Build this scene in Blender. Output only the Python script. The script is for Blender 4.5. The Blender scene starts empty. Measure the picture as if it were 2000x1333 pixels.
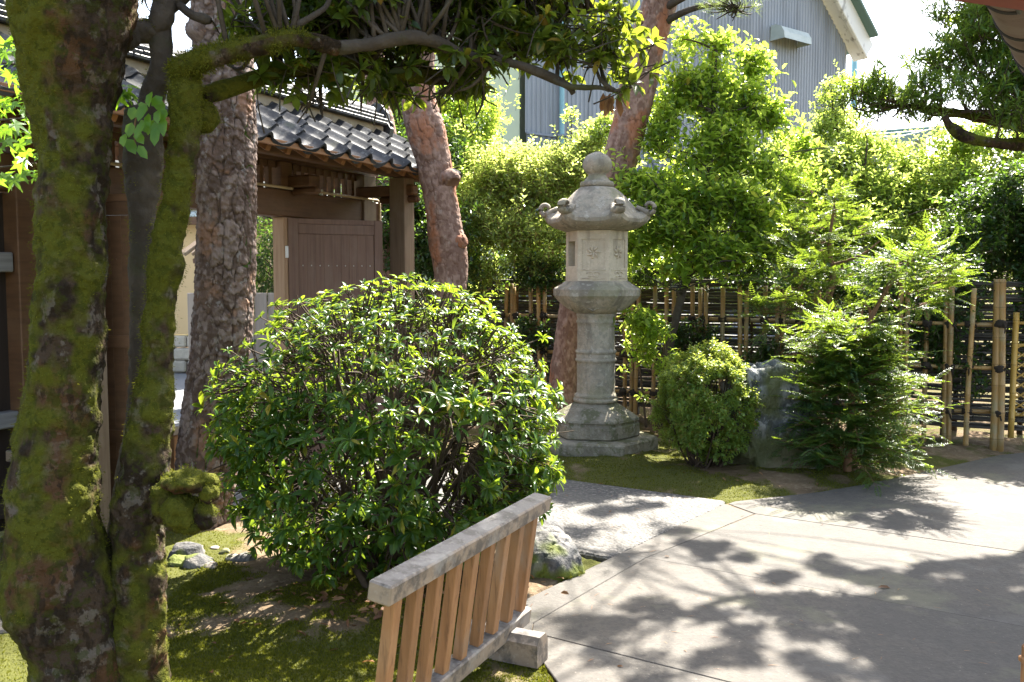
import bpy, math
import numpy as np
from mathutils import Vector, Matrix

# ------------------------------------------------------------------ camera, sky, sun, exposure
scene = bpy.context.scene
R = math.radians
FPX, EYE = 1732.0, 1.6
PITCH = math.atan((667 - 550) / FPX)
cam_d = bpy.data.cameras.new('camera')
cam = bpy.data.objects.new('camera', cam_d)
scene.collection.objects.link(cam)
scene.camera = cam
cam.location = (0, 0, EYE)
cam.rotation_euler = (math.pi / 2 - PITCH, 0, 0)
cam_d.sensor_width = 36.0
cam_d.lens = 36.0 * FPX / 2000.0
cam_d.clip_start, cam_d.clip_end = 0.05, 600
cam_d.dof.use_dof = True
cam_d.dof.focus_distance = 6.6
cam_d.dof.aperture_fstop = 13.0

SUN_AZ, SUN_EL = 28.0, 50.0          # azimuth to the right of +Y
world = bpy.data.worlds.new('World')
scene.world = world
world.use_nodes = True
wn = world.node_tree
bg = wn.nodes['Background']
sky = wn.nodes.new('ShaderNodeTexSky')
sky.sky_type = 'NISHITA'
sky.sun_disc = False
sky.sun_elevation = R(SUN_EL)
sky.sun_rotation = R(SUN_AZ)
sky.air_density, sky.dust_density, sky.ozone_density = 1.0, 2.5, 1.0
hs_ = wn.nodes.new('ShaderNodeHueSaturation')
hs_.inputs['Saturation'].default_value = 0.75
wn.links.new(sky.outputs['Color'], hs_.inputs['Color'])
wn.links.new(hs_.outputs['Color'], bg.inputs['Color'])
bg.inputs['Strength'].default_value = 0.098

sun_d = bpy.data.lights.new('sun', 'SUN')
sun_d.energy = 5.0
sun_d.angle = R(0.53)
sun_d.color = (1.0, 0.945, 0.85)
sun = bpy.data.objects.new('sun', sun_d)
scene.collection.objects.link(sun)
SUNV = Vector((math.sin(R(SUN_AZ)) * math.cos(R(SUN_EL)), math.cos(R(SUN_AZ)) * math.cos(R(SUN_EL)), math.sin(R(SUN_EL))))
sun.rotation_euler = SUNV.to_track_quat('Z', 'Y').to_euler()
sun.location = SUNV * 40

scene.view_settings.view_transform = 'Standard'
scene.view_settings.look = 'None'
scene.view_settings.gamma = 1.0
scene.view_settings.exposure = 2.64
scene.render.engine = 'CYCLES'
scene.cycles.max_bounces = 8
scene.cycles.diffuse_bounces = 4
scene.cycles.glossy_bounces = 2
scene.cycles.transmission_bounces = 4
scene.cycles.transparent_max_bounces = 4
scene.cycles.caustics_reflective = False
scene.cycles.caustics_refractive = False
scene.cycles.sample_clamp_indirect = 6.0
scene.cycles.use_denoising = True

# ------------------------------------------------------------------ helpers: picture ray -> place
def ray(x, y):
    u = (x - 1000) / FPX
    v = (667 - y) / FPX
    return np.array((u, math.cos(PITCH) + v * math.sin(PITCH), -math.sin(PITCH) + v * math.cos(PITCH)))

def G(x, y, z=0.0):
    a = ray(x, y)
    s = (z - EYE) / a[2]
    return np.array((a[0] * s, a[1] * s, z))

def W(x, y, Y):
    a = ray(x, y)
    s = Y / a[1]
    return np.array((a[0] * s, Y, EYE + a[2] * s))

# ------------------------------------------------------------------ helpers: noise
def _h(ix, iy, iz, seed):
    with np.errstate(over='ignore'):
        h = ix.astype(np.uint32) * np.uint32(374761393) + iy.astype(np.uint32) * np.uint32(668265263) \
            + iz.astype(np.uint32) * np.uint32(2246822519) + np.uint32(seed * 3266489 + 101)
        h = (h ^ (h >> np.uint32(13))) * np.uint32(1274126177)
        h = (h ^ (h >> np.uint32(15))) * np.uint32(2654435761)
        h = h ^ (h >> np.uint32(16))
    return h.astype(np.float64) / 4294967296.0

def vnoise(p, seed=0):
    p = np.asarray(p, float)
    f = np.floor(p)
    i = f.astype(np.int64)
    t = p - f
    t = t * t * (3 - 2 * t)
    out = 0
    for dx in (0, 1):
        wx = t[..., 0] if dx else 1 - t[..., 0]
        for dy in (0, 1):
            wy = t[..., 1] if dy else 1 - t[..., 1]
            for dz in (0, 1):
                wz = t[..., 2] if dz else 1 - t[..., 2]
                out = out + wx * wy * wz * _h(i[..., 0] + dx, i[..., 1] + dy, i[..., 2] + dz, seed)
    return out

def fbm(p, seed=0, octaves=4, gain=0.5):
    p = np.asarray(p, float)
    s, a, tot = 0, 1.0, 0
    for k in range(octaves):
        s = s + a * vnoise(p * (2.03 ** k) + 17.3 * k, seed + k)
        tot += a
        a *= gain
    return s / tot

def sstep(a, b, x):
    t = np.clip((x - a) / (b - a), 0, 1)
    return t * t * (3 - 2 * t)

def unit(v):
    v = np.asarray(v, float)
    return v / np.maximum(np.linalg.norm(v, axis=-1, keepdims=True), 1e-9)

# ------------------------------------------------------------------ helpers: objects
COL = scene.collection
XF = {}

def empty(name, loc, rz=0.0):
    o = bpy.data.objects.new(name, None)
    COL.objects.link(o)
    o.location = loc
    o.rotation_euler = (0, 0, rz)
    o.empty_display_size = 0.1
    XF[o.name] = (np.array(loc, float), rz)
    return o

def tag(o, label, cat, group=None):
    o['label'] = label
    o['category'] = cat
    if group:
        o['group'] = group
    return o

def thing(name, label, cat, loc, rz=0.0, group=None):
    return tag(empty(name, loc, rz), label, cat, group)

class Geo:
    def __init__(s):
        s.V, s.F, s.A, s.n = [], {}, {}, 0
    def add(s, V, F, **attrs):
        V = np.asarray(V, float).reshape(-1, 3)
        if not isinstance(F, (list, tuple)) or (len(F) and not isinstance(F[0], np.ndarray)):
            byk = {}
            for f in F:
                byk.setdefault(len(f), []).append(f)
            F = [np.array(x, int) for x in byk.values()]
        for f in F:
            if len(f):
                s.F.setdefault(f.shape[1], []).append(f + s.n)
        s.V.append(V)
        for k, v in attrs.items():
            s.A.setdefault(k, []).append((s.n, np.broadcast_to(np.asarray(v, float), (len(V),))))
        s.n += len(V)
        return s
    def mesh(s, name, shift=None, rz=0.0, smooth=False):
        V = np.concatenate(s.V) if s.V else np.zeros((0, 3))
        if shift is not None:
            V = V - shift
            if rz:
                c, k = math.cos(-rz), math.sin(-rz)
                V = np.stack((V[:, 0] * c - V[:, 1] * k, V[:, 0] * k + V[:, 1] * c, V[:, 2]), 1)
        me = bpy.data.meshes.new(name)
        starts, loops, off = [], [], 0
        for k, fl in s.F.items():
            f = np.concatenate(fl)
            loops.append(f.ravel())
            starts.append(off + np.arange(len(f)) * k)
            off += f.size
        loops = np.concatenate(loops)
        starts = np.concatenate(starts)
        me.vertices.add(len(V))
        me.vertices.foreach_set('co', V.astype(np.float32).ravel())
        me.loops.add(len(loops))
        me.loops.foreach_set('vertex_index', loops.astype(np.int32))
        me.polygons.add(len(starts))
        me.polygons.foreach_set('loop_start', starts.astype(np.int32))
        for k, lst in s.A.items():
            at = me.attributes.new(k, 'FLOAT', 'POINT')
            arr = np.zeros(len(V), np.float32)
            for st, v in lst:
                arr[st:st + len(v)] = v
            at.data.foreach_set('value', arr)
        me.update(calc_edges=True)
        me.polygons.foreach_set('use_smooth', np.full(len(starts), smooth))
        return me

def part(name, geo, mat, parent=None, smooth=False, local=False, kind=None):
    """link one mesh object; world-space geometry unless local=True"""
    if parent is not None and not local:
        loc, rz = XF[parent.name]
        me = geo.mesh(name, loc, rz, smooth)
    else:
        me = geo.mesh(name, None, 0, smooth)
    me.materials.append(mat)
    o = bpy.data.objects.new(name, me)
    COL.objects.link(o)
    if parent is not None:
        o.parent = parent
        XF[o.name] = XF[parent.name]
    else:
        XF[o.name] = (np.zeros(3), 0.0)
    if kind:
        o['kind'] = kind
    return o

def inst(name, me, parent, M4, kind=None):
    """an object sharing mesh data, placed by a matrix in its parent's space"""
    o = bpy.data.objects.new(name, me)
    COL.objects.link(o)
    o.parent = parent
    o.matrix_local = M4
    return o

def structure(o):
    o['kind'] = 'structure'
    return o

# ------------------------------------------------------------------ helpers: shapes
def cbox(c, size, ch=0.006, ax=None):
    """chamfered box; ax: 3x3 rows = local axes in space"""
    h = np.array(size, float) / 2
    ch = min(ch, h.min() * 0.6)
    V, idx = [], {}
    for a in range(3):
        b, d = (a + 1) % 3, (a + 2) % 3
        for s in (-1, 1):
            for t in (-1, 1):
                for w in (-1, 1):
                    v = np.zeros(3)
                    v[a] = s * h[a]
                    v[b] = t * (h[b] - ch)
                    v[d] = w * (h[d] - ch)
                    sg = [0, 0, 0]
                    sg[a], sg[b], sg[d] = s, t, w
                    idx[(a,) + tuple(sg)] = len(V)
                    V.append(v)
    F = []
    for a in range(3):
        b, d = (a + 1) % 3, (a + 2) % 3
        for s in (-1, 1):
            q = []
            for t, w in ((-1, -1), (1, -1), (1, 1), (-1, 1)):
                sg = [0, 0, 0]
                sg[a], sg[b], sg[d] = s, t, w
                q.append(idx[(a,) + tuple(sg)])
            F.append(q)
        for s in (-1, 1):
            for t in (-1, 1):
                q = []
                for fa, w in ((a, -1), (a, 1), (b, 1), (b, -1)):
                    sg = [0, 0, 0]
                    sg[a], sg[b], sg[d] = s, t, w
                    q.append(idx[(fa,) + tuple(sg)])
                F.append(q)
    for s in (-1, 1):
        for t in (-1, 1):
            for w in (-1, 1):
                F.append([idx[(a, s, t, w)] for a in range(3)])
    V = np.array(V)
    out = []
    for f in F:
        p = V[f]
        n = np.cross(p[1] - p[0], p[2] - p[0])
        out.append(f if np.dot(n, p.mean(0)) > 0 else f[::-1])
    if ax is not None:
        V = V @ np.array(ax)
    return V + np.array(c, float), out

def beam(p, q, w, h, ch=0.006, up=(0, 0, 1)):
    p, q = np.array(p, float), np.array(q, float)
    x = unit(q - p)
    y = unit(np.cross(np.array(up, float), x))
    z = np.cross(x, y)
    return cbox((p + q) / 2, (np.linalg.norm(q - p), w, h), ch, np.array((x, y, z)))

def prism(poly, z0, z1, ch=0.0):
    poly = np.array(poly, float)[:, :2]
    a = 0.5 * np.sum(poly[:, 0] * np.roll(poly[:, 1], -1) - np.roll(poly[:, 0], -1) * poly[:, 1])
    if a < 0:
        poly = poly[::-1]
    n = len(poly)
    e = unit(np.roll(poly, -1, 0) - poly)
    nin = np.stack((-e[:, 1], e[:, 0]), 1)
    m = nin + np.roll(nin, 1, 0)
    m = m / np.maximum((m * nin).sum(1, keepdims=True), 0.3)
    rings = [(poly, z0)]
    if ch > 0:
        rings += [(poly, z1 - ch), (poly + m * ch, z1)]
    else:
        rings += [(poly, z1)]
    V = np.concatenate([np.column_stack((r, np.full(n, z))) for r, z in rings])
    F = []
    for k in range(len(rings) - 1):
        for i in range(n):
            j = (i + 1) % n
            F.append((k * n + i, k * n + j, (k + 1) * n + j, (k + 1) * n + i))
    F.append(tuple(range((len(rings) - 1) * n, len(rings) * n)))
    F.append(tuple(range(n))[::-1])
    return V, F

def catmull(P, n):
    P = np.array(P, float)
    m = len(P)
    u = np.linspace(0, m - 1, n)
    i = np.minimum(u.astype(int), m - 2)
    t = (u - i)[:, None]
    p0, p1, p2, p3 = P[np.maximum(i - 1, 0)], P[i], P[i + 1], P[np.minimum(i + 2, m - 1)]
    return 0.5 * (2 * p1 + (p2 - p0) * t + (2 * p0 - 5 * p1 + 4 * p2 - p3) * t ** 2 + (3 * p1 - p0 - 3 * p2 + p3) * t ** 3)

def frames(P):
    T = unit(np.gradient(P, axis=-2))
    ref = np.zeros_like(T)
    mean = np.abs(unit(P[..., -1, :] - P[..., 0, :]))
    k = np.argmin(mean, axis=-1)
    if P.ndim == 2:
        ref[:, k] = 1
    else:
        ref[np.arange(len(P)), :, k] = 1
    A = unit(np.cross(T, ref))
    B = np.cross(T, A)
    return T, A, B

def tubes(P, Rr, k=5, cap=True):
    """batch of tubes: P (N,n,3), Rr (N,n)"""
    P, Rr = np.asarray(P, float), np.asarray(Rr, float)
    if P.ndim == 2:
        P, Rr = P[None], Rr[None]
    N, n, _ = P.shape
    T, A, B = frames(P)
    th = np.arange(k) * 2 * np.pi / k
    V = P[:, :, None] + Rr[:, :, None, None] * (np.cos(th)[:, None] * A[:, :, None] + np.sin(th)[:, None] * B[:, :, None])
    base = (np.arange(N) * n * k)[:, None, None]
    r = (np.arange(n - 1) * k)[None, :, None]
    i = np.arange(k)[None, None]
    j = (i + 1) % k
    F = np.stack([np.broadcast_to(x, (N, n - 1, k)) for x in (base + r + i, base + r + j, base + r + k + j, base + r + k + i)], -1).reshape(-1, 4)
    Fl = [F[:, ::-1]]
    if cap:
        e = base[:, 0] + (n - 1) * k + np.arange(k)[None]
        s = base[:, 0] + np.arange(k)[None]
        Fl += [e[:, ::-1], s]
    return V.reshape(-1, 3), Fl

def lathe(prof, k=32, c=(0, 0, 0), wob=None):
    """prof: list of (r, z)"""
    prof = np.array(prof, float)
    th = np.arange(k) * 2 * np.pi / k
    n = len(prof)
    V = np.stack((prof[:, 0, None] * np.cos(th), prof[:, 0, None] * np.sin(th), np.broadcast_to(prof[:, 1, None], (n, k))), -1).reshape(-1, 3)
    i = np.arange(k)
    j = (i + 1) % k
    F = np.concatenate([np.stack((r * k + i, r * k + j, (r + 1) * k + j, (r + 1) * k + i), 1) for r in range(n - 1)])
    return V + np.array(c, float), [F, (np.arange(k)[::-1])[None], ((n - 1) * k + np.arange(k))[None]]

# leaves: template in unit space (x length, y width, z up)
def leaf_tpl(kind):
    if kind == 'quad':      # folded lozenge
        V = [(0, 0, 0), (.5, .5, .12), (1, 0, -.06), (.5, -.5, .12)]
        F = [np.array([(0, 2, 1), (0, 3, 2)])]
    elif kind == 'oval':
        V = [(0, 0, 0), (.3, .42, .1), (.3, 0, .02), (.3, -.42, .1), (.72, .40, .06), (.72, 0, -.02), (.72, -.40, .06), (1, 0, -.12)]
        F = [np.array([(0, 2, 1), (0, 3, 2), (4, 5, 7), (5, 6, 7)]), np.array([(1, 2, 5, 4), (2, 3, 6, 5)])]
    elif kind == 'lance':
        V = [(0, 0, 0), (.28, .30, .10), (.28, 0, .04), (.28, -.30, .10), (.62, .5, .06), (.62, 0, 0), (.62, -.5, .06), (.85, .28, -.03), (.85, 0, -.07), (.85, -.28, -.03), (1, 0, -.16)]
        F = [np.array([(0, 2, 1), (0, 3, 2), (7, 8, 10), (8, 9, 10)]), np.array([(1, 2, 5, 4), (2, 3, 6, 5), (4, 5, 8, 7), (5, 6, 9, 8)])]
    elif kind == 'needle':
        V = [(0, .5, 0), (0, -.5, 0), (1, 0, 0)]
        F = [np.array([(0, 1, 2)])]
    elif kind == 'strap':
        V = [(0, 0, 0), (.4, .5, .03), (.4, -.5, .03), (.8, .35, -.02), (.8, -.35, -.02), (1, 0, -.08)]
        F = [np.array([(0, 2, 1), (3, 4, 5)]), np.array([(1, 2, 4, 3)])]
    return np.array(V, float), F

def leaves(pos, d, up, L, Wd, kind):
    tv, tf = leaf_tpl(kind)
    pos = np.asarray(pos, float)
    N, k = len(pos), len(tv)
    x = unit(d)
    y = unit(np.cross(up, x))
    z = np.cross(x, y)
    L = np.broadcast_to(L, (N,))[:, None, None]
    Wd = np.broadcast_to(Wd, (N,))[:, None, None]
    V = pos[:, None] + tv[None, :, 0:1] * L * x[:, None] + tv[None, :, 1:2] * Wd * y[:, None] + tv[None, :, 2:3] * L * z[:, None]
    F = [(f[None] + (np.arange(N) * k)[:, None, None]).reshape(-1, f.shape[1]) for f in tf]
    return V.reshape(-1, 3), F

def leaf_matrix(pos, d, up, L, Wd):
    x = unit(d); y = unit(np.cross(up, x)); z = np.cross(x, y)
    m = Matrix.Identity(4)
    for i in range(3):
        m[i][0], m[i][1], m[i][2], m[i][3] = x[i] * L, y[i] * Wd, z[i] * L, pos[i]
    return m

def leaf_mesh(kind, mat, name='leaf'):
    tv, tf = leaf_tpl(kind)
    me = Geo().add(tv, tf).mesh(name, smooth=True)
    me.materials.append(mat)
    return me

def rndv(rng, n):
    return unit(rng.normal(size=(n, 3)))

# ------------------------------------------------------------------ helpers: materials
def newmat(name):
    m = bpy.data.materials.new(name)
    m.use_nodes = True
    nt = m.node_tree
    return m, nt, nt.nodes['Principled BSDF']

def nd(nt, typ, **kw):
    n = nt.nodes.new(typ)
    for k, v in kw.items():
        setattr(n, k, v)
    return n

def col4(c):
    return (c[0], c[1], c[2], 1.0)

def M(name, base, layers=(), rough=0.75, spec=0.3, bump=(), objrand=0.0, metal=0.0, coat=0.0):
    """layers: (mask, lo, hi, colour, amount) ; mask = ('n',scale[,stretch xyz]) noise, ('v',scale[,stretch]) voronoi distance,
    ('a',attr) mesh attribute, ('u',) facing up.   bump: (mask, strength, distance)"""
    m, nt, b = newmat(name)
    L = nt.links
    tc = nd(nt, 'ShaderNodeTexCoord')
    oi = nd(nt, 'ShaderNodeObjectInfo')
    addv = nd(nt, 'ShaderNodeVectorMath', operation='MULTIPLY_ADD')
    comb = nd(nt, 'ShaderNodeCombineXYZ')
    for i in range(3):
        L.new(oi.outputs['Random'], comb.inputs[i])
    addv.inputs[1].default_value = (37, 53, 71)
    L.new(comb.outputs[0], addv.inputs[0])
    L.new(tc.outputs['Object'], addv.inputs[2])
    vec = addv.outputs[0]

    def mask(k):
        t = k[0]
        if t == 'a':
            n = nd(nt, 'ShaderNodeAttribute', attribute_name=k[1])
            return n.outputs['Fac']
        if t == 'u':
            g = nd(nt, 'ShaderNodeNewGeometry')
            s = nd(nt, 'ShaderNodeSeparateXYZ')
            L.new(g.outputs['Normal'], s.inputs[0])
            return s.outputs['Z']
        v = vec
        if len(k) > 2:
            mp = nd(nt, 'ShaderNodeMapping')
            mp.inputs['Scale'].default_value = k[2]
            L.new(vec, mp.inputs['Vector'])
            v = mp.outputs[0]
        if t == 'n':
            n = nd(nt, 'ShaderNodeTexNoise')
            n.inputs['Scale'].default_value = k[1]
            n.inputs['Detail'].default_value = 5
            n.inputs['Roughness'].default_value = 0.6
            L.new(v, n.inputs['Vector'])
            return n.outputs['Fac']
        n = nd(nt, 'ShaderNodeTexVoronoi')
        n.inputs['Scale'].default_value = k[1]
        L.new(v, n.inputs['Vector'])
        return n.outputs['Distance']

    cur = nd(nt, 'ShaderNodeRGB')
    cur.outputs[0].default_value = col4(base)
    out = cur.outputs[0]
    for (k, lo, hi, c, amt) in layers:
        mr = nd(nt, 'ShaderNodeMapRange')
        mr.inputs['From Min'].default_value = lo
        mr.inputs['From Max'].default_value = hi
        mr.inputs['To Max'].default_value = amt
        mr.clamp = True
        L.new(mask(k), mr.inputs['Value'])
        mx = nd(nt, 'ShaderNodeMix', data_type='RGBA')
        L.new(mr.outputs[0], mx.inputs['Factor'])
        L.new(out, mx.inputs['A'])
        mx.inputs['B'].default_value = col4(c)
        out = mx.outputs['Result']
    if objrand:
        hv = nd(nt, 'ShaderNodeHueSaturation')
        mr = nd(nt, 'ShaderNodeMapRange')
        mr.inputs['To Min'].default_value = 1 - objrand
        mr.inputs['To Max'].default_value = 1 + objrand
        L.new(oi.outputs['Random'], mr.inputs['Value'])
        L.new(mr.outputs[0], hv.inputs['Value'])
        L.new(out, hv.inputs['Color'])
        out = hv.outputs[0]
    L.new(out, b.inputs['Base Color'])
    b.inputs['Roughness'].default_value = rough
    b.inputs['Specular IOR Level'].default_value = spec
    b.inputs['Metallic'].default_value = metal
    b.inputs['Coat Weight'].default_value = coat
    prev = None
    for (k, st, dist) in bump:
        bp = nd(nt, 'ShaderNodeBump')
        bp.inputs['Strength'].default_value = st
        bp.inputs['Distance'].default_value = dist
        L.new(mask(k), bp.inputs['Height'])
        if prev is not None:
            L.new(prev, bp.inputs['Normal'])
        prev = bp.outputs[0]
    if prev is not None:
        L.new(prev, b.inputs['Normal'])
    return m

def LM(name, cols, trans, tfac=0.45, rough=0.38, spec=0.5, odd=None):
    """leaf: glossy skin over a translucent blade, colour differs from leaf to leaf"""
    m, nt, b = newmat(name)
    L = nt.links
    g = nd(nt, 'ShaderNodeNewGeometry')
    oi = nd(nt, 'ShaderNodeObjectInfo')
    ad = nd(nt, 'ShaderNodeMath', operation='ADD')
    L.new(g.outputs['Random Per Island'], ad.inputs[0])
    L.new(oi.outputs['Random'], ad.inputs[1])
    fr = nd(nt, 'ShaderNodeMath', operation='FRACT')
    L.new(ad.outputs[0], fr.inputs[0])
    rp = nd(nt, 'ShaderNodeValToRGB')
    el = rp.color_ramp.elements
    stops = list(zip(np.linspace(0, 0.94 if odd else 1.0, len(cols)), cols))
    if odd:
        stops.append((0.985, odd))
    while len(el) < len(stops):
        el.new(0.5)
    for e, (p, c) in zip(el, stops):
        e.position = p
        e.color = col4(c)
    L.new(fr.outputs[0], rp.inputs[0])
    L.new(rp.outputs[0], b.inputs['Base Color'])
    b.inputs['Roughness'].default_value = rough
    b.inputs['Specular IOR Level'].default_value = spec
    tr = nd(nt, 'ShaderNodeBsdfTranslucent')
    mulc = nd(nt, 'ShaderNodeMix', data_type='RGBA')
    mulc.inputs['Factor'].default_value = 0.8
    L.new(rp.outputs[0], mulc.inputs['A'])
    mulc.inputs['B'].default_value = col4(trans)
    L.new(mulc.outputs['Result'], tr.inputs['Color'])
    mx = nd(nt, 'ShaderNodeMixShader')
    mx.inputs[0].default_value = tfac
    L.new(b.outputs[0], mx.inputs[1])
    L.new(tr.outputs[0], mx.inputs[2])
    L.new(mx.outputs[0], nt.nodes['Material Output'].inputs['Surface'])
    return m

MOSS = (0.080, 0.085, 0.010)
mt = {}
mt['concrete'] = M('concrete', (0.315, 0.27, 0.215), [(('n', 0.7), .46, .56, (0.205, 0.188, 0.162), .85), (('n', 3.2), .5, .58, (0.37, 0.335, 0.28), .65), (('n', 7), .51, .56, (0.20, 0.185, 0.16), .65), (('n', 21), .51, .58, (0.16, 0.15, 0.13), .6), (('n', 44), .51, .58, (0.12, 0.113, 0.10), .55), (('n', 34), .56, .6, (0.36, 0.335, 0.29), .35), (('v', 26), .0, .11, (0.06, 0.055, 0.05), .85), (('n', 1.9), .56, .66, (0.17, 0.165, 0.105), .4), (('n', 1.2), .57, .62, (0.14, 0.132, 0.12), .4)], rough=.85, spec=.25, bump=[(('n', 60), .5, .006), (('n', 9), .3, .01)])
mt['aggregate'] = M('aggregate', (0.13, 0.12, 0.108), [(('v', 42), .15, .5, (0.07, 0.067, 0.063), .9), (('n', 30), .54, .6, (0.24, 0.22, 0.195), .7), (('n', 1.6), .48, .56, (0.12, 0.112, 0.10), .6)], rough=.8, spec=.3, bump=[(('v', 42), 1.0, .010)])
mt['soil'] = M('soil', (0.175, 0.125, 0.078), [(('n', 3), .4, .65, (0.10, 0.07, 0.042), .8), (('n', 26), .5, .7, (0.27, 0.215, 0.145), .6),
               (('a', 'moss'), .44, .62, (0.07, 0.078, 0.016), .92), (('a', 'litter'), .2, .9, (0.085, 0.05, 0.028), .9), (('n', 90), .55, .75, (0.06, 0.05, 0.03), .5)],
               rough=.95, spec=.1, bump=[(('n', 60), .6, .02), (('n', 220), .5, .006)])
mt['moss'] = LM('moss', [(0.038, 0.052, 0.005), (0.08, 0.09, 0.010), (0.15, 0.148, 0.018)], (0.27, 0.28, 0.02), .3, .8, .1)
mt['street'] = M('street', (0.17, 0.175, 0.18), [(('n', 30), .45, .7, (0.24, 0.24, 0.24), .6)], rough=.9, bump=[(('n', 200), .3, .004)])
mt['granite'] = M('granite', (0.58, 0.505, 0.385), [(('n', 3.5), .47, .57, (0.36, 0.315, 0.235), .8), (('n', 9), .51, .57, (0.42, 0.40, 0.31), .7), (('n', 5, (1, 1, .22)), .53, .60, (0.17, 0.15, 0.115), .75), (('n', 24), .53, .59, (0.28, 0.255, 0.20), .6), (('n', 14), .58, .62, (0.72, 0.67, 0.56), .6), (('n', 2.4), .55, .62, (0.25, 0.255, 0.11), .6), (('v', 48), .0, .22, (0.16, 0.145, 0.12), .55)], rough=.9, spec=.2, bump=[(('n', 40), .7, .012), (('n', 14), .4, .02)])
mt['granite_lit'] = M('granite_lit', (0.80, 0.70, 0.53), [(('n', 4), .48, .58, (0.62, 0.53, 0.39), .8), (('n', 22), .52, .58, (0.60, 0.52, 0.40), .6), (('n', 5, (1, 1, .25)), .55, .62, (0.28, 0.245, 0.19), .75), (('v', 48), .0, .22, (0.30, 0.26, 0.20), .55)], rough=.9, spec=.2, bump=[(('n', 45), .7, .012)])  # granite for the fire box, reflected light put into a lighter base
mt['granite_mossy'] = M('granite_mossy', (0.42, 0.375, 0.285), [(('n', 4), .46, .56, (0.22, 0.195, 0.145), .9), (('n', 11), .51, .57, (0.33, 0.31, 0.23), .7), (('n', 3), .52, .57, (0.14, 0.155, 0.04), .8), (('n', 8), .55, .59, (0.08, 0.105, 0.02), .7), (('n', 26), .55, .6, (0.50, 0.46, 0.37), .6), (('v', 45), .0, .2, (0.12, 0.11, 0.085), .55)], rough=.92, spec=.15, bump=[(('n', 35), .8, .016), (('n', 9), .5, .03)])
mt['bluestone'] = M('bluestone', (0.17, 0.18, 0.178), [(('n', 2.6, (1, 1, .6)), .46, .55, (0.075, 0.085, 0.09), .9), (('n', 7), .53, .57, (0.30, 0.30, 0.285), .6), (('n', 15, (1, 1, .35)), .55, .575, (0.36, 0.36, 0.345), .5), (('n', 12, (1, .6, 1)), .56, .59, (0.05, 0.055, 0.055), .8), (('a', 'crack'), .4, 1., (0.025, 0.03, 0.03), .95), (('a', 'moss'), .42, .6, (0.06, 0.068, 0.016), .9), (('a', 'tan'), .3, .8, (0.19, 0.15, 0.10), .7)], rough=.7, spec=.35, bump=[(('n', 18, (1, 1, .5)), 1.0, .035), (('n', 60), .5, .008)])
mt['greystone'] = M('greystone', (0.085, 0.082, 0.078), [(('n', 6), .47, .56, (0.045, 0.046, 0.048), .9), (('n', 11, (1, 1, .5)), .54, .58, (0.19, 0.175, 0.15), .7), (('n', 28), .53, .58, (0.12, 0.11, 0.10), .6), (('a', 'moss'), .46, .54, (0.10, 0.12, 0.012), .95)], rough=.75, bump=[(('n', 24), .9, .02)])
mt['pebble'] = M('pebble', (0.24, 0.21, 0.175), [(('n', 10), .47, .56, (0.13, 0.115, 0.10), .8), (('n', 6), .53, .58, (0.085, 0.095, 0.022), .8)], rough=.8, objrand=.3, bump=[(('n', 40), .5, .01)])
mt['slat_wood'] = M('slat_wood', (0.33, 0.165, 0.068), [(('n', 40, (1, 1, .06)), .42, .68, (0.22, 0.105, 0.042), .8), (('n', 3), .5, .7, (0.36, 0.21, 0.105), .6), (('n', 5, (1, 1, .4)), .55, .68, (0.27, 0.20, 0.14), .7), (('n', 70, (1, 1, .08)), .56, .66, (0.13, 0.065, 0.03), .6)], rough=.62, spec=.3, objrand=.12, bump=[(('n', 120, (1, 1, .05)), .2, .003)])
mt['rail_wood'] = M('rail_wood', (0.31, 0.235, 0.165), [(('n', 9, (.5, .5, 2)), .4, .68, (0.22, 0.165, 0.115), .8), (('u',), .5, .9, (0.15, 0.145, 0.14), .85), (('n', 13), .46, .58, (0.075, 0.065, 0.055), .8), (('n', 6), .56, .64, (0.30, 0.28, 0.25), .6), (('n', 60), .55, .7, (0.42, 0.38, 0.32), .35)],  # upward faces: weathered grey, with sky reflection and dapple shade put into the tone
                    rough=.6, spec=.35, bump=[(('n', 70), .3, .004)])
mt['gate_wood'] = M('gate_wood', (0.125, 0.066, 0.034), [(('n', 30, (.1, .1, 1)), .4, .7, (0.075, 0.04, 0.022), .8), (('n', 4), .5, .72, (0.175, 0.105, 0.06), .6)], rough=.6, spec=.3, objrand=.15, bump=[(('n', 80, (.1, .1, 1)), .2, .003)])
mt['eave_wood'] = M('eave_wood', (0.24, 0.115, 0.045), [(('n', 20, (.1, 1, 1)), .4, .7, (0.15, 0.07, 0.03), .8)], rough=.6, objrand=.12)
mt['post_wood'] = M('post_wood', (0.20, 0.145, 0.095), [(('n', 45, (1, 1, .05)), .4, .68, (0.13, 0.09, 0.06), .85), (('n', 3), .5, .7, (0.24, 0.19, 0.14), .6)], rough=.7, objrand=.08, bump=[(('n', 110, (1, 1, .04)), .3, .004)])
mt['jamb_wood'] = M('jamb_wood', (0.34, 0.22, 0.13), [(('n', 45, (1, 1, .05)), .4, .68, (0.25, 0.15, 0.085), .85)], rough=.65)
mt['door_wood'] = M('door_wood', (0.155, 0.090, 0.062), [(('n', 38, (1, 1, .04)), .44, .6, (0.10, 0.055, 0.038), .7), (('n', 2.5), .5, .7, (0.185, 0.13, 0.10), .6)], rough=.55, spec=.35, objrand=.03, bump=[(('n', 110, (1, 1, .04)), .2, .003)])
mt['dark_wood'] = M('dark_wood', (0.035, 0.025, 0.02), [(('n', 30, (1, 1, .05)), .4, .7, (0.02, 0.014, 0.011), .8)], rough=.6, objrand=.15)
mt['grey_wood'] = M('grey_wood', (0.20, 0.20, 0.20), [(('n', 40, (.06, 1, 1)), .4, .7, (0.11, 0.11, 0.11), .8)], rough=.7, objrand=.15)
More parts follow.
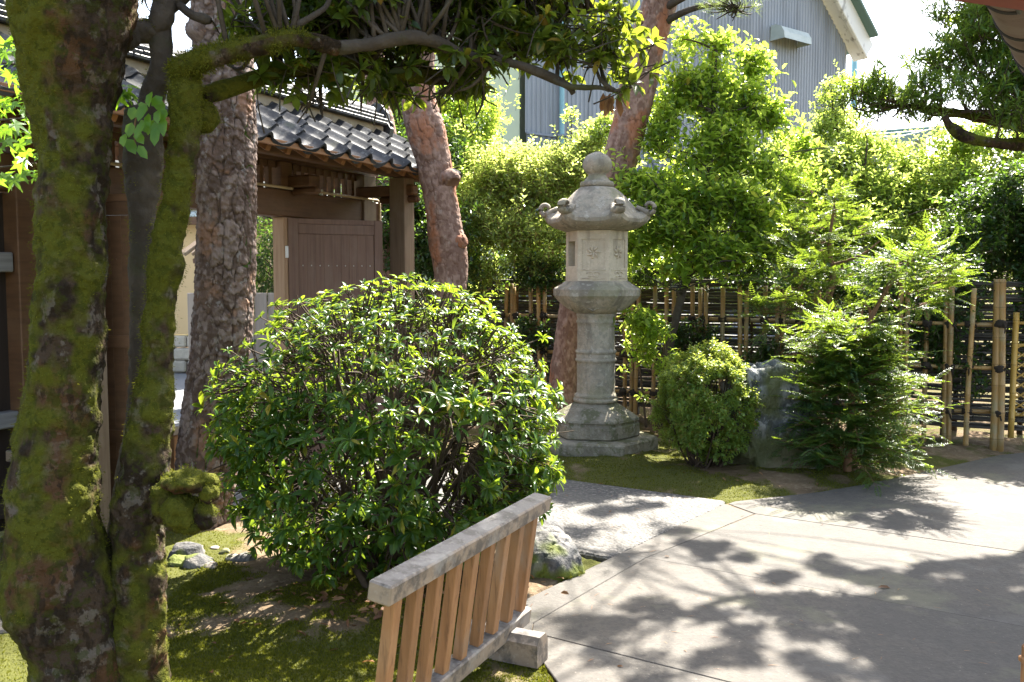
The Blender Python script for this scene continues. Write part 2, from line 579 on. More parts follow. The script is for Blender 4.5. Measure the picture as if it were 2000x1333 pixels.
mt['board_grey'] = M('board_grey', (0.29, 0.25, 0.21), [(('n', 40, (1, 1, .05)), .4, .7, (0.2, 0.17, 0.14), .8)], rough=.8, objrand=.15)
mt['tile'] = M('roof_tile', (0.020, 0.021, 0.023), [(('n', 8), .45, .68, (0.05, 0.052, 0.054), .8), (('n', 26), .58, .68, (0.16, 0.165, 0.155), .6), (('n', 5), .6, .7, (0.075, 0.08, 0.045), .5)], rough=.52, spec=.36, objrand=.45, bump=[(('n', 40), .25, .006)])
mt['mortar'] = M('mortar', (0.36, 0.31, 0.22), [(('n', 12), .4, .7, (0.25, 0.21, 0.15), .8)], rough=.9)
mt['pipe'] = M('pipe', (0.42, 0.34, 0.22), rough=.5)
mt['steel'] = M('steel', (0.5, 0.5, 0.48), rough=.35, metal=.9)
mt['bamboo'] = M('bamboo', (0.33, 0.205, 0.075), [(('n', 30, (1, 1, .1)), .45, .6, (0.23, 0.135, 0.045), .7), (('n', 4), .5, .6, (0.25, 0.21, 0.115), .8), (('a', 'node'), .4, 1., (0.13, 0.085, 0.035), .8)], rough=.45, spec=.4, objrand=.22)
mt['bamboo_new'] = M('bamboo_new', (0.47, 0.31, 0.075), [(('n', 30, (1, 1, .1)), .4, .7, (0.38, 0.235, 0.05), .7), (('a', 'node'), .4, 1., (0.2, 0.12, 0.03), .8)], rough=.4, spec=.45, objrand=.1)
mt['bamboo_old'] = M('bamboo_old', (0.075, 0.068, 0.06), [(('n', 9, (.2, 1, 1)), .4, .68, (0.03, 0.027, 0.024), .9), (('n', 24, (.3, 1, 1)), .6, .7, (0.22, 0.21, 0.2), .6)], rough=.55, spec=.4, objrand=.35)
mt['rope'] = M('rope', (0.025, 0.02, 0.016), [(('n', 60), .4, .7, (0.05, 0.04, 0.03), .6)], rough=.95)
mt['bark_pine'] = M('bark_pine', (0.085, 0.056, 0.042), [(('a', 'cell'), .40, .72, (0.205, 0.155, 0.13), .9), (('n', 7), .5, .66, (0.14, 0.088, 0.062), .7), (('n', 22, (1, 1, .6)), .58, .64, (0.29, 0.27, 0.25), .5), (('n', 4), .57, .66, (0.27, 0.145, 0.085), .6),
                    (('a', 'crack'), .35, 1., (0.05, 0.034, 0.025), .9), (('a', 'moss'), .4, .8, (0.045, 0.085, 0.008), .95)], rough=.85, spec=.2, bump=[(('n', 45, (1, 1, .5)), .9, .012), (('n', 160), .4, .004)])
mt['bark_red'] = M('bark_red', (0.165, 0.10, 0.075), [(('a', 'cell'), .34, .70, (0.31, 0.21, 0.165), .9), (('n', 8), .5, .66, (0.15, 0.09, 0.065), .7), (('n', 3, (1, 1, .6)), .54, .62, (0.36, 0.14, 0.065), .65), (('n', 18, (1, 1, .6)), .6, .68, (0.36, 0.30, 0.25), .5),
                   (('a', 'crack'), .35, 1., (0.10, 0.05, 0.032), .8)], rough=.85, spec=.2, bump=[(('n', 40, (1, 1, .4)), .9, .012), (('n', 150), .4, .004)])
mt['bark_dark'] = M('bark_dark', (0.05, 0.04, 0.03), [(('n', 12), .45, .7, (0.09, 0.075, 0.058), .8), (('n', 4), .55, .7, (0.055, 0.065, 0.02), .6)], rough=.9, bump=[(('n', 50), .7, .012)])
mt['bark_moss'] = M('bark_moss', (0.055, 0.038, 0.025), [(('n', 8, (1, 1, .5)), .47, .55, (0.022, 0.016, 0.010), .9), (('n', 14), .56, .6, (0.15, 0.13, 0.105), .6), (('n', 2.6), .54, .6, (0.10, 0.05, 0.022), .6), (('n', 40, (1, 1, .4)), .53, .57, (0.02, 0.015, 0.01), .7), (('a', 'moss'), .445, .55, MOSS, .93), (('n', 30), .54, .58, (0.035, 0.042, 0.006), .6)], rough=.95, spec=.08, bump=[(('n', 36), 1.0, .025), (('n', 110), .7, .008)])
mt['twig'] = M('twig', (0.055, 0.038, 0.026), [(('n', 14), .45, .7, (0.10, 0.07, 0.045), .8)], rough=.85)
mt['twig_tan'] = M('twig_tan', (0.17, 0.095, 0.05), [(('n', 14), .45, .7, (0.10, 0.06, 0.035), .8)], rough=.85)
mt['lf_bush'] = LM('leaf_bush', [(0.014, 0.050, 0.010), (0.026, 0.075, 0.013), (0.036, 0.092, 0.015), (0.06, 0.12, 0.018)], (0.38, 0.52, 0.03), .38, .33, .26, odd=(0.26, 0.20, 0.02))
mt['lf_canopy'] = LM('leaf_canopy', [(0.022, 0.050, 0.012), (0.04, 0.075, 0.014), (0.06, 0.095, 0.016)], (0.34, 0.42, 0.03), .46, .30, .35, odd=(0.24, 0.15, 0.03))
mt['lf_photinia'] = LM('leaf_photinia', [(0.045, 0.125, 0.02), (0.075, 0.17, 0.025), (0.13, 0.22, 0.035)], (0.66, 0.82, 0.10), .62, .30, .4, odd=(0.30, 0.22, 0.03))
mt['lf_hedge'] = LM('leaf_hedge', [(0.032, 0.085, 0.018), (0.055, 0.125, 0.024), (0.10, 0.17, 0.03)], (0.68, 0.82, 0.15), .60, .28, .45, odd=(0.30, 0.20, 0.04))
mt['lf_nandina'] = LM('leaf_nandina', [(0.05, 0.10, 0.03), (0.085, 0.15, 0.035), (0.14, 0.19, 0.05)], (0.70, 0.80, 0.18), .60, .28, .45, odd=(0.36, 0.22, 0.06))
mt['lf_dark'] = LM('leaf_dark', [(0.014, 0.045, 0.014), (0.022, 0.06, 0.016), (0.035, 0.08, 0.02)], (0.20, 0.34, 0.03), .35, .35, .5)
mt['lf_azalea'] = LM('leaf_azalea', [(0.06, 0.145, 0.025), (0.11, 0.21, 0.035), (0.20, 0.26, 0.045)], (0.55, 0.62, 0.08), .48, .42, .5, odd=(0.20, 0.06, 0.025))
mt['lf_torreya'] = LM('leaf_torreya', [(0.010, 0.042, 0.017), (0.018, 0.062, 0.020), (0.034, 0.09, 0.022)], (0.42, 0.58, 0.04), .34, .36, .45)
mt['lf_podo'] = LM('leaf_podocarpus', [(0.03, 0.08, 0.018), (0.05, 0.115, 0.024), (0.09, 0.16, 0.03)], (0.46, 0.60, 0.06), .46, .34, .5)
mt['lf_pine'] = LM('leaf_pine', [(0.045, 0.085, 0.03), (0.07, 0.12, 0.04), (0.11, 0.16, 0.055)], (0.34, 0.42, 0.10), .4, .4, .5)
mt['lf_maple'] = LM('leaf_maple', [(0.04, 0.12, 0.015), (0.065, 0.16, 0.02), (0.10, 0.20, 0.03)], (0.36, 0.62, 0.03), .5, .4, .4)
mt['lf_dead'] = LM('leaf_dead', [(0.20, 0.09, 0.04), (0.12, 0.06, 0.035), (0.28, 0.16, 0.07)], (0.4, 0.2, 0.06), .2, .6, .3)
mt['siding'] = M('siding', (0.25, 0.27, 0.30), [(('n', 1.2, (1, 1, .15)), .45, .6, (0.185, 0.20, 0.22), .8), (('n', 5, (1, 1, .06)), .55, .62, (0.145, 0.155, 0.17), .5)], rough=.5, spec=.4, objrand=.05)
mt['siding_lower'] = M('siding_lower', (0.165, 0.19, 0.235), [(('n', 1.2, (1, 1, .15)), .45, .6, (0.13, 0.155, 0.195), .7)], rough=.5, spec=.4, objrand=.05)
mt['paint_white'] = M('paint_white', (0.70, 0.70, 0.68), [(('n', 5, (1, 1, .3)), .58, .68, (0.22, 0.21, 0.2), .8)], rough=.6)
mt['roof_green'] = M('roof_green', (0.09, 0.16, 0.14), rough=.45, spec=.5)
mt['metal_pale'] = M('metal_pale', (0.42, 0.47, 0.45), [(('n', 4), .45, .7, (0.30, 0.36, 0.33), .8)], rough=.45, spec=.5)
mt['pipe_blue'] = M('pipe_blue', (0.20, 0.36, 0.40), rough=.45)
mt['plaster_green'] = M('plaster_green', (0.50, 0.56, 0.40), [(('n', 1.5), .4, .7, (0.45, 0.51, 0.37), .7)], rough=.9)
mt['plaster_tan'] = M('plaster_tan', (0.60, 0.44, 0.24), [(('n', 1.5, (1, 1, .3)), .4, .7, (0.54, 0.385, 0.2), .7)], rough=.9)
mt['plaster_cream'] = M('plaster_cream', (0.62, 0.55, 0.44), rough=.9)
mt['block'] = M('block', (0.38, 0.34, 0.27), [(('n', 8), .4, .7, (0.27, 0.245, 0.2), .8)], rough=.9, objrand=.25, bump=[(('n', 30), .6, .02)])
mt['shed_wall'] = M('shed_wall', (0.27, 0.32, 0.26), rough=.7, objrand=.06)
mt['gutter'] = M('gutter', (0.17, 0.115, 0.085), [(('n', 7), .4, .7, (0.24, 0.19, 0.15), .7), (('n', 16, (1, 1, .2)), .58, .7, (0.11, 0.07, 0.05), .6)], rough=.42, spec=.5)
mt['strap'] = M('strap', (0.045, 0.04, 0.038), rough=.55)
mt['red_paint'] = M('red_paint', (0.28, 0.075, 0.05), [(('n', 6), .45, .7, (0.21, 0.055, 0.04), .7)], rough=.55)
mt['tagblack'] = M('tag_black', (0.012, 0.012, 0.016), rough=.4, spec=.4)
mt['tagwhite'] = M('tag_white', (0.7, 0.7, 0.7), rough=.6)
# ================================================================== THE SETTING: ground, paving, path, street
def sdist(poly, x, y):
    """signed distance to polygon, negative inside"""
    poly = np.array(poly, float)
    p = np.stack((x, y), -1)
    best = np.full(x.shape, 1e9)
    inside = np.zeros(x.shape, bool)
    for i in range(len(poly)):
        a, b = poly[i], poly[(i + 1) % len(poly)]
        e = b - a
        t = np.clip(((p - a) @ e) / (e @ e), 0, 1)
        d = np.linalg.norm(p - (a + t[..., None] * e), axis=-1)
        best = np.minimum(best, d)
        c = ((a[1] > y) != (b[1] > y)) & (x < (b[0] - a[0]) * (y - a[1]) / (b[1] - a[1] + 1e-12) + a[0])
        inside ^= c
    return np.where(inside, -best, best)

E1 = np.array((0.605, 0.796)); E2 = np.array((0.84, -0.543)); EN = np.array((0.796, -0.605))
O0 = np.array((1.53, 6.292)); A0 = np.array((0.651, 5.144)); O2 = np.array((0.025, 4.311)); B0 = np.array((1.568, 6.10))
C_A = A0 + EN * 0.16; C_B = B0 + EN * 0.03; C2 = np.array((0.10, 4.06))
N1 = np.array((0.09, 3.95))
FAR = [(1.62, 6.36), (2.335, 6.649), (2.842, 6.94), (3.897, 7.668), (4.481, 8.08), (5.4, 8.45), (9.5, 8.6)]
CONC = [O0] + FAR + [(9.5, -3), (0.3, -3), (0.25, 3.0), (0.184, 3.447), (0.13, 3.64), (-0.05, 3.70), (-0.178, 4.016), O2]
PATHP = [(1.53, 6.292), (1.56, 6.40), (0.315, 7.179), (-1.38, 8.23), (-2.7, 9.05), (-4.4, 6.5), (-3.0, 5.65), (-1.6, 6.39), (0.40, 5.17), (0.56, 5.06), (0.651, 5.144)]

g = Geo()
def slab(poly, z1=0.0):
    o = part('slab', Geo().add(*prism(poly, z1 - 0.12, z1, 0.003)), mt['concrete'], paving)
    return o
paving = structure(empty('concrete_paving', (0, 0, 0)))
gap = 0.0016
slab([O0 + EN * gap, C_B - E1 * gap + EN * .10, C_A - EN * gap + E1 * 0, A0 + E1 * gap])
slab([A0 - E1 * gap, C_A - E1 * gap - EN * gap, C2 - EN * gap, N1 + E1 * gap - EN * gap, np.array((-0.03, 3.86)), np.array((-0.178, 4.016)), O2], 0.002)
slab([O0 + EN * .02 + E1 * .02] + [np.array(q) for q in FAR] + [B0 + E2 * 9.2 + E1 * gap, C_B + EN * .11 + E1 * gap], 0.001)
slab([C_B + EN * .11 - E1 * gap, B0 + E2 * 9.2 - E1 * gap, A0 + E2 * 10 + E1 * gap, C_A + E1 * gap + EN * gap], 0.0)
slab([C_A - E1 * gap + EN * gap, A0 + E2 * 10 - E1 * gap, N1 + E2 * 10.6 + E1 * gap, N1 + E1 * gap + EN * gap, C2 + EN * gap], 0.0015)
slab([N1 - E1 * gap, N1 + E2 * 10.6 - E1 * gap, np.array((9.0, -3)), np.array((0.3, -3)), np.array((0.25, 3.0)), np.array((0.184, 3.447)), np.array((0.13, 3.64)), np.array((-0.02, 3.72))], 0.0)

part('joint_bed', Geo().add(*prism(CONC, -.128, -.0045)), mt['soil'], paving)
path = structure(part('gravel_path', Geo().add(*prism(PATHP, -0.11, -0.003, 0.012)), mt['aggregate']))
street = structure(part('street', Geo().add([(-40, 9.3, -0.02), (-1.6, 10.6, -0.02), (-1.6, 16, -0.02), (-40, 16, -0.02), (-40, 3.2, -0.02), (-5.2, 4.0, -0.02)], [(4, 5, 1, 2, 3), ]), mt['street']))
slab2 = structure(part('paving_slab', Geo().add(*prism([G(-260, 1195)[:2], G(40, 1172)[:2], G(64, 1242)[:2], G(-260, 1272)[:2]], -0.08, 0.035, 0.01)), mt['concrete']))

def axis(lo, hi, step, far):
    a = np.arange(lo, hi, step)
    up = hi + np.geomspace(step * 2, far - hi, 14)
    dn = lo - np.geomspace(step * 2, far + lo, 14)
    return np.concatenate((dn[::-1], a, up))
gx = axis(-3.4, 5.6, 0.032, 150.0)
gy = axis(2.2, 9.4, 0.032, 150.0)
X, Y = np.meshgrid(gx, gy, indexing='ij')
STR = [(-40, 3.2), (-5.0, 4.1), (-2.2, 9.6), (-1.6, 10.6), (-1.6, 16), (-40, 16)]

def ground_h(x, y):
    d = np.minimum(sdist(CONC, x, y), sdist(PATHP, x, y))
    p = np.stack((x, y, 0 * x), -1)
    n = fbm(p * 1.3, 3, 3) - .5
    n2 = fbm(p * 7, 5, 3) - .5
    h = -0.012 + 0.045 * sstep(0, .55, d) + 0.10 * n * sstep(0, .5, d) + (0.024 + .02 * sstep(.02, .2, d)) * n2
    h += 0.05 * np.exp(-((x + .6) ** 2 + (y - 4.5) ** 2) / .5)
    h += 0.10 * np.exp(-((x + 1.25) ** 2 + (y - 2.8) ** 2) / .25)
    h -= 0.05 * np.exp(-((x - .42) ** 2 + (y - 5.0) ** 2) / .02)
    h = np.where(d < 0, -0.13, h)
    ds = sdist(STR, x, y)
    h = np.where(ds < 0, -0.12, h)
    r = np.maximum(np.abs(x) - 8, 0) + np.maximum(y - 12, 0)
    return np.where(r > 0, -0.13, h), d

def moss_m(x, y):
    p = np.stack((x, y, 0 * x), -1)
    m = fbm(p * 2.3, 21, 4) * .65 + fbm(p * 9, 25, 3) * .35
    m = .5 + (m - .5) * 1.6 + 0.075
    m = m - 0.25 * np.exp(-((x + .45) ** 2 + (y - 4.45) ** 2) / .22) - 0.12 * np.exp(-((x + 1.3) ** 2 + (y - 5.0) ** 2) / .1)
    m = m + 0.07 * np.exp(-((x - 1.0) ** 2 + (y - 7.3) ** 2) / .9) + .20 * np.exp(-((x + .9) ** 2 + (y - 3.6) ** 2) / .45)
    m = m - 0.2 * np.exp(-((x - 1.75) ** 2 + (y - 7.1) ** 2) / .12)
    return m
Z, D = ground_h(X, Y)
mo = moss_m(X, Y)
lit = np.exp(-((X + .52) ** 2 + (Y - 4.4) ** 2) / .28) * 1.1 + .5 * np.exp(-((X - 1.75) ** 2 + (Y - 7.2) ** 2) / .15) + (Y > 8.9) * .5
nx, ny = X.shape
idx = np.arange(nx * ny).reshape(nx, ny)
F = np.stack((idx[:-1, :-1], idx[1:, :-1], idx[1:, 1:], idx[:-1, 1:]), -1).reshape(-1, 4)
ground = structure(part('ground', Geo().add(np.stack((X, Y, Z), -1), [F], moss=mo.ravel(), litter=np.clip(lit.ravel(), 0, 1)), mt['soil'], smooth=True))

rng = np.random.default_rng(7)
def moss_patch(n, x0, x1, y0, y1, s, thr=.5):
    x = rng.uniform(x0, x1, n); y = rng.uniform(y0, y1, n)
    h, d = ground_h(x, y)
    k = (moss_m(x, y) + rng.normal(0, .03, n) > thr) & (d > .005) & (np.abs(x) < 1.0 * y)
    x, y, h = x[k], y[k], h[k]
    p = np.stack((x, y, h - .004), -1)
    dr = unit(np.stack((rng.normal(0, .55, len(x)), rng.normal(0, .55, len(x)), np.ones(len(x))), -1))
    return leaves(p, dr, rndv(rng, len(x)), rng.uniform(.5, 1.2, len(x)) * s, s * .5, 'needle')
gm = Geo()
gm.add(*moss_patch(140000, -1.7, 0.3, 2.9, 4.9, .016, .53))
gm.add(*moss_patch(30000, -3.2, -1.4, 3.2, 5.6, .015, .54))
gm.add(*moss_patch(60000, -0.4, 3.0, 6.3, 8.9, .016, .54))
gm.add(*moss_patch(12000, 2.4, 4.8, 6.7, 8.6, .013, .56))
mosso = part('moss_carpet', gm, mt['moss'])
mosso['kind'] = 'stuff'
mosso['label'] = 'low green moss growing over the earth round the trees'

# fallen leaves under the big bush
n = 420
x = rng.normal(-.48, .38, n); y = rng.normal(4.35, .28, n)
x[300:] = rng.uniform(-1.6, 2.8, 120); y[300:] = rng.uniform(3.2, 7.2, 120)
h, d = ground_h(x, y)
z = np.where(d < 0, 0.004, h + .012)
k = (d > 0) | (rng.random(n) < .12)
x, y, z = x[k], y[k], z[k]
n = len(x)
gl = Geo().add(*leaves(np.stack((x, y, z), -1), unit(np.stack((rng.normal(size=n), rng.normal(size=n), rng.normal(0, .25, n)), -1)), unit(np.stack((rng.normal(0, .4, n), rng.normal(0, .4, n), np.ones(n)), -1)), rng.uniform(.03, .075, n), rng.uniform(.014, .028, n), 'oval'))
nn_ = 260
xn, yn = rng.uniform(-.3, 4.2, nn_), rng.uniform(3.4, 7.6, nn_)
kn = np.minimum(sdist(CONC, xn, yn), sdist(PATHP, xn, yn)) < -.02
xn, yn = xn[kn], yn[kn]
an = rng.uniform(0, 6.28, len(xn))
gl.add(*leaves(np.stack((xn, yn, np.full(len(xn), .004)), -1), np.stack((np.cos(an), np.sin(an), 0 * an), -1), np.tile((0, 0, 1.0), (len(xn), 1)), rng.uniform(.02, .07, len(xn)), rng.uniform(.002, .006, len(xn)), 'strap'))
o = part('leaf_litter', gl, mt['lf_dead'], smooth=True)
o['kind'] = 'stuff'; o['label'] = 'brown fallen leaves scattered under the big bush'

# ================================================================== STONE LANTERN
LC = np.array((0.80, 8.42, 0.0))
TH0 = R(288)
def hexr(th, c=0.0):
    a = (th - TH0 + math.pi / 6) % (math.pi / 3) - math.pi / 6      # 0 at a corner
    # radius 1 at corners
    return math.cos(math.pi / 6) / np.cos(np.abs(a) - math.pi / 6), np.abs(a)
def loft(prof, k=96, c=LC, petals=0.0, rough=.004, seed=1):
    th = np.arange(k) * 2 * np.pi / k
    hr, a = hexr(th)
    corner = np.exp(-(a / R(9)) ** 2)
    rows = []
    for row in prof:
        r, z, b = row[:3]
        lift = row[3] if len(row) > 3 else 0
        rr = r * (b * hr + (1 - b) * 0.95)
        rr = rr * (1 + petals * (row[4] if len(row) > 4 else 0) * np.abs(np.cos(3 * (th - TH0))))
        rows.append(np.stack((rr * np.cos(th), rr * np.sin(th), z + lift * corner), -1))
    V = np.concatenate(rows)
    rad = unit(V * np.array((1, 1, .3)))
    V = V + rad * ((fbm(V * 9, seed, 3) - .5) * rough * 2)[:, None]
    i = np.arange(k); j = (i + 1) % k
    F = np.concatenate([np.stack((q * k + i, q * k + j, (q + 1) * k + j, (q + 1) * k + i), 1) for q in range(len(prof) - 1)])
    return V + c, [F, np.arange(k)[::-1][None], ((len(prof) - 1) * k + np.arange(k))[None]]

lan = thing('stone_lantern', 'tall grey stone lantern with curled roof standing on mossy ground before the bamboo fence', 'lantern', LC)
def poly_loft(prof, c=LC, ch=.035, seed=1, rough=.006, sub=8):
    """six flat sides with worn corners"""
    th = []
    for i in range(6):
        c0 = TH0 + i * math.pi / 3
        th += list(c0 + np.array((-.05, 0, .05)))
        th += list(c0 + np.linspace(.05, math.pi / 3 - .05, sub)[1:-1])
    th = np.array(sorted(t % (2 * math.pi) for t in th))
    hr, a = hexr(th)
    hr = np.where(a < .03, hr - ch * .5, hr)
    k = len(th)
    rows = []
    for row in prof:
        r, z, b = row[:3]
        rr = r * (b * hr + (1 - b) * .95)
        rows.append(np.stack((rr * np.cos(th), rr * np.sin(th), np.full(k, z)), -1))
    V = np.concatenate(rows)
    V = V + unit(V * np.array((1, 1, .4))) * ((fbm(V * 11, seed, 4) - .5) * rough * 2)[:, None]
    i = np.arange(k); j = (i + 1) % k
    F = np.concatenate([np.stack((q * k + i, q * k + j, (q + 1) * k + j, (q + 1) * k + i), 1) for q in range(len(prof) - 1)])
    return V + c, [F, np.arange(k)[::-1][None], ((len(prof) - 1) * k + np.arange(k))[None]]

# plinth: worn six-sided slab
part('plinth', Geo().add(*poly_loft([(.60, -.06, 1), (.605, .05, 1), (.60, .115, 1), (.585, .132, 1), (.3, .138, 1)], seed=4, rough=.018, sub=12)), mt['granite_mossy'], lan)
bs = part('pedestal', Geo().add(*poly_loft([(.415, .137, 1), (.43, .15, 1), (.43, .25, 1), (.425, .262, 1), (.412, .266, 1), (.41, .285, 1), (.425, .292, 1), (.42, .312, 1), (.39, .335, .95), (.335, .37, .8), (.275, .405, .4), (.225, .435, .1), (.205, .452, 0), (.2, .465, 0)], seed=8, rough=.010)), mt['granite_mossy'], lan)
sp = [(.205, .455), (.212, .462), (.215, .475), (.208, .49), (.198, .495), (.203, .503), (.203, .52), (.19, .53), (.182, .545)]
sp += [(.181, z) for z in np.linspace(.56, .83, 8)]
sp += [(.186, .838), (.194, .846), (.194, .862), (.186, .87), (.183, .876), (.188, .9), (.183, .912), (.186, .918), (.194, .926), (.194, .942), (.186, .95), (.180, .955)]
sp += [(.179, z) for z in np.linspace(.97, 1.2, 8)]
sp += [(.186, 1.206), (.189, 1.216), (.184, 1.228), (.180, 1.235), (.180, 1.262), (.187, 1.27), (.190, 1.285), (.185, 1.30)]
V, F = lathe(sp, 48, LC)
V = V + unit((V - LC) * np.array((1, 1, 0))) * ((fbm(V * 14, 2, 3) - .5) * .006)[:, None]
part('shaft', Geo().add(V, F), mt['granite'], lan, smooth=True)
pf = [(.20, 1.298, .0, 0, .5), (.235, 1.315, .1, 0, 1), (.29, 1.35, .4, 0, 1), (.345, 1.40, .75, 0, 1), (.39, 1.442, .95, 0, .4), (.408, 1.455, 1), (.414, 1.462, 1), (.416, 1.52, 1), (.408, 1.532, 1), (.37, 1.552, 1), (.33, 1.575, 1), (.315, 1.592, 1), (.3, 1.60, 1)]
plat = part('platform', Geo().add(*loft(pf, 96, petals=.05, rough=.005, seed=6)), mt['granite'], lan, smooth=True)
plat.data.set_sharp_from_angle(angle=R(28))
gp = Geo()
for i in range(6):                       # petal ribs under the platform
    for s in (-1, 1):
        a0 = TH0 + R(30) + i * R(60)
        pts = []
        for t in np.linspace(0, 1, 9):
            rr = (.25 + .13 * t) * .97
            zz = 1.322 + .115 * t ** .85
            aa = a0 + s * R(26) * math.sin(t * math.pi * .62)
            pts.append(LC + np.array((rr * math.cos(aa), rr * math.sin(aa), zz)))
        gp.add(*tubes(np.array(pts), np.full(9, .009), 6))
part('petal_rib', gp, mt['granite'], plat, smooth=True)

# fire box: six walls, one with a window, two with carved panels
FR, FZ0, FZ1 = 0.292, 1.600, 2.065
def wall_panel(Gx, A, B, z0, z1, u0, u1, v0, v1, depth):
    A, B = np.array(A), np.array(B)
    nrm = unit(np.array((B - A)[[1, 0]]) * np.array((1, -1)))
    if nrm @ ((A + B) / 2 - LC[:2]) < 0:
        nrm = -nrm
    def pt(u, v, dep=0):
        q = A + (B - A) * u - nrm * dep
        return (q[0], q[1], z0 + (z1 - z0) * v)
    us, vs = [0, u0, u1, 1], [0, v0, v1, 1]
    V = [pt(u, v) for v in vs for u in us] + [pt(u, v, depth) for v in (v0, v1) for u in (u0, u1)]
    F = []
    for r in range(3):
        for c in range(3):
            if (r, c) != (1, 1):
                F.append((r * 4 + c, r * 4 + c + 1, r * 4 + c + 5, r * 4 + c + 4))
    F += [(16, 17, 19, 18), (5, 6, 17, 16), (9, 18, 19, 10), (5, 16, 18, 9), (6, 10, 19, 17)]
    Gx.add(V, F)
    return nrm
gf = Geo()
cor = [LC[:2] + FR * np.array((math.cos(TH0 + i * R(60)), math.sin(TH0 + i * R(60)))) for i in range(6)]
relief = Geo()
for i in range(6):
    A, B = cor[i], cor[(i + 1) % 6]
    if i % 3 == 1:
        wall_panel(gf, B, A, FZ0, FZ1, .22, .80, .30, .80, .16)
    else:
        nr = wall_panel(gf, B, A, FZ0, FZ1, .14, .86, .27, .83, .010)
        mid = (A + B) / 2 - nr * .010
        tdir = unit(A - B)
        def q(u, z, h=0.0):
            w = mid + tdir * u + nr * h
            return np.array((w[0], w[1], z))
        zc = FZ0 + .57 * (FZ1 - FZ0)
        for kx in range(7):
            a = kx * 2 * math.pi / 7
            pts = np.array([q(math.cos(a + .5 * t) * (.012 + .05 * t), zc + math.sin(a + .5 * t) * (.012 + .05 * t), .004) for t in np.linspace(0, 1, 5)])
            relief.add(*tubes(pts, np.array((.006, .011, .013, .011, .004)), 6))
        for sx in (-1, 1):
            pts = np.array([q(sx * (.03 + .03 * math.cos(t)), FZ0 + .065 + .022 * math.sin(t), .012) for t in np.linspace(0, 5.2, 12)])
            relief.add(*tubes(pts, np.full(12, .006), 5))
        relief.add(*beam(q(-.115, FZ0 + .105, .012), q(.115, FZ0 + .105, .012), .008, .008, .002))
        relief.add(*beam(q(-.115, FZ0 + .025, .012), q(.115, FZ0 + .025, .012), .008, .008, .002))
gf.add([(c[0], c[1], FZ1) for c in cor], [tuple(range(6))])
fb = part('fire_box', gf, mt['granite_lit'], lan)
part('carving', relief, mt['granite_lit'], fb, smooth=True)
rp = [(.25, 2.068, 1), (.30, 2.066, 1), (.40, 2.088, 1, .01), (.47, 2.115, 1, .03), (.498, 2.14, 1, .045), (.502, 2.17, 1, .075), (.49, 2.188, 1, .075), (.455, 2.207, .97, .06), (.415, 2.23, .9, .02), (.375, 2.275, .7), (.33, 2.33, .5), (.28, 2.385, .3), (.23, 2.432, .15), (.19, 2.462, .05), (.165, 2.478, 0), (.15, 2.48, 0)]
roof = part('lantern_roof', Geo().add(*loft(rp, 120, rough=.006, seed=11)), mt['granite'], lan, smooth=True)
roof.data.set_sharp_from_angle(angle=R(32))
for i in range(6):
    ph = TH0 + i * R(60)
    er = np.array((math.cos(ph), math.sin(ph), 0)); ez = np.array((0, 0, 1.0))
    pts, rad = [], []
    for t in np.linspace(0, 1, 6):
        pts.append(LC + er * (.37 + .105 * t) + ez * (2.29 - .06 * t + .0 * t * t)); rad.append(.020 + .018 * t)
    for t in np.linspace(0.05, 1, 14):
        a = -math.pi * .62 + t * math.pi * 1.75
        rr = .066 - .042 * t
        pts.append(LC + er * (.485 + rr * math.cos(a)) + ez * (2.285 + rr * math.sin(a))); rad.append(.026 - .010 * t)
    V, F = tubes(np.array(pts), np.array(rad), 10)
    et = np.array((-math.sin(ph), math.cos(ph), 0))
    V = V + et * ((V - LC) @ et)[:, None] * 1.0
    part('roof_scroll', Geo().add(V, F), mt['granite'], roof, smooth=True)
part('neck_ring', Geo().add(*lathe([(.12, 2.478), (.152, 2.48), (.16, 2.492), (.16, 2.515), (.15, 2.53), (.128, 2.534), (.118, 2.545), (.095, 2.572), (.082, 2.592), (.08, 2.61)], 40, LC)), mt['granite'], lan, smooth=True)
ball = [(.05, 2.592), (.085, 2.598)] + [(.140 * math.cos(a), 2.692 + .112 * math.sin(a)) for a in np.linspace(-.95, 1.35, 16)] + [(.03, 2.808), (.006, 2.812)]
V, F = lathe(ball, 40, LC)
V = V + unit(V - LC - (0, 0, 2.69)) * ((fbm(V * 18, 5, 3) - .5) * .012)[:, None]
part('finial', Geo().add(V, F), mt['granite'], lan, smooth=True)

# ================================================================== BAMBOO FENCE, old slat fence behind it, bamboo wicket
def bamboo(length, r, seed, axis_nodes=.24):
    rg = np.random.default_rng(seed)
    zs, rs, nod = [0], [r], [0]
    z = rg.uniform(.06, axis_nodes)
    while z < length - .03:
        for dz, f, q in ((-.014, 1.0, 0), (-.004, 1.10, .4), (0, 1.02, 1), (.005, 1.13, .6), (.016, 1.0, 0)):
            zs.append(z + dz); rs.append(r * f); nod.append(q)
        z += axis_nodes * rg.uniform(.8, 1.2)
    zs.append(length); rs.append(r * .97); nod.append(.3)
    P = np.stack((.004 * np.sin(np.array(zs) * 3 + seed), .004 * np.cos(np.array(zs) * 2.3 + seed), zs), -1)
    V, F = tubes(P, np.array(rs), 8)
    return Geo().add(V, F, node=np.repeat(np.array(nod, float), 8))
def fence_xy(px):
    u = (px - 1000) / FPX
    Yf = 10.6 / (1 + .478 * u)
    return np.array((u * Yf, Yf))
fence = thing('bamboo_fence', 'open bamboo lattice fence of tan poles lashed with black rope behind the lantern', 'fence', (2.0, 9.64, 0))
FD = unit(np.array((1, -.478, 0))); FNV = np.array((-.478, -1, 0)) / math.hypot(.478, 1)     # along, towards camera
pmesh = []
for s in range(6):
    me = bamboo(1.58 + .02 * (s % 3), .0245, s).mesh('pole', smooth=True); me.materials.append(mt['bamboo']); pmesh.append(me)
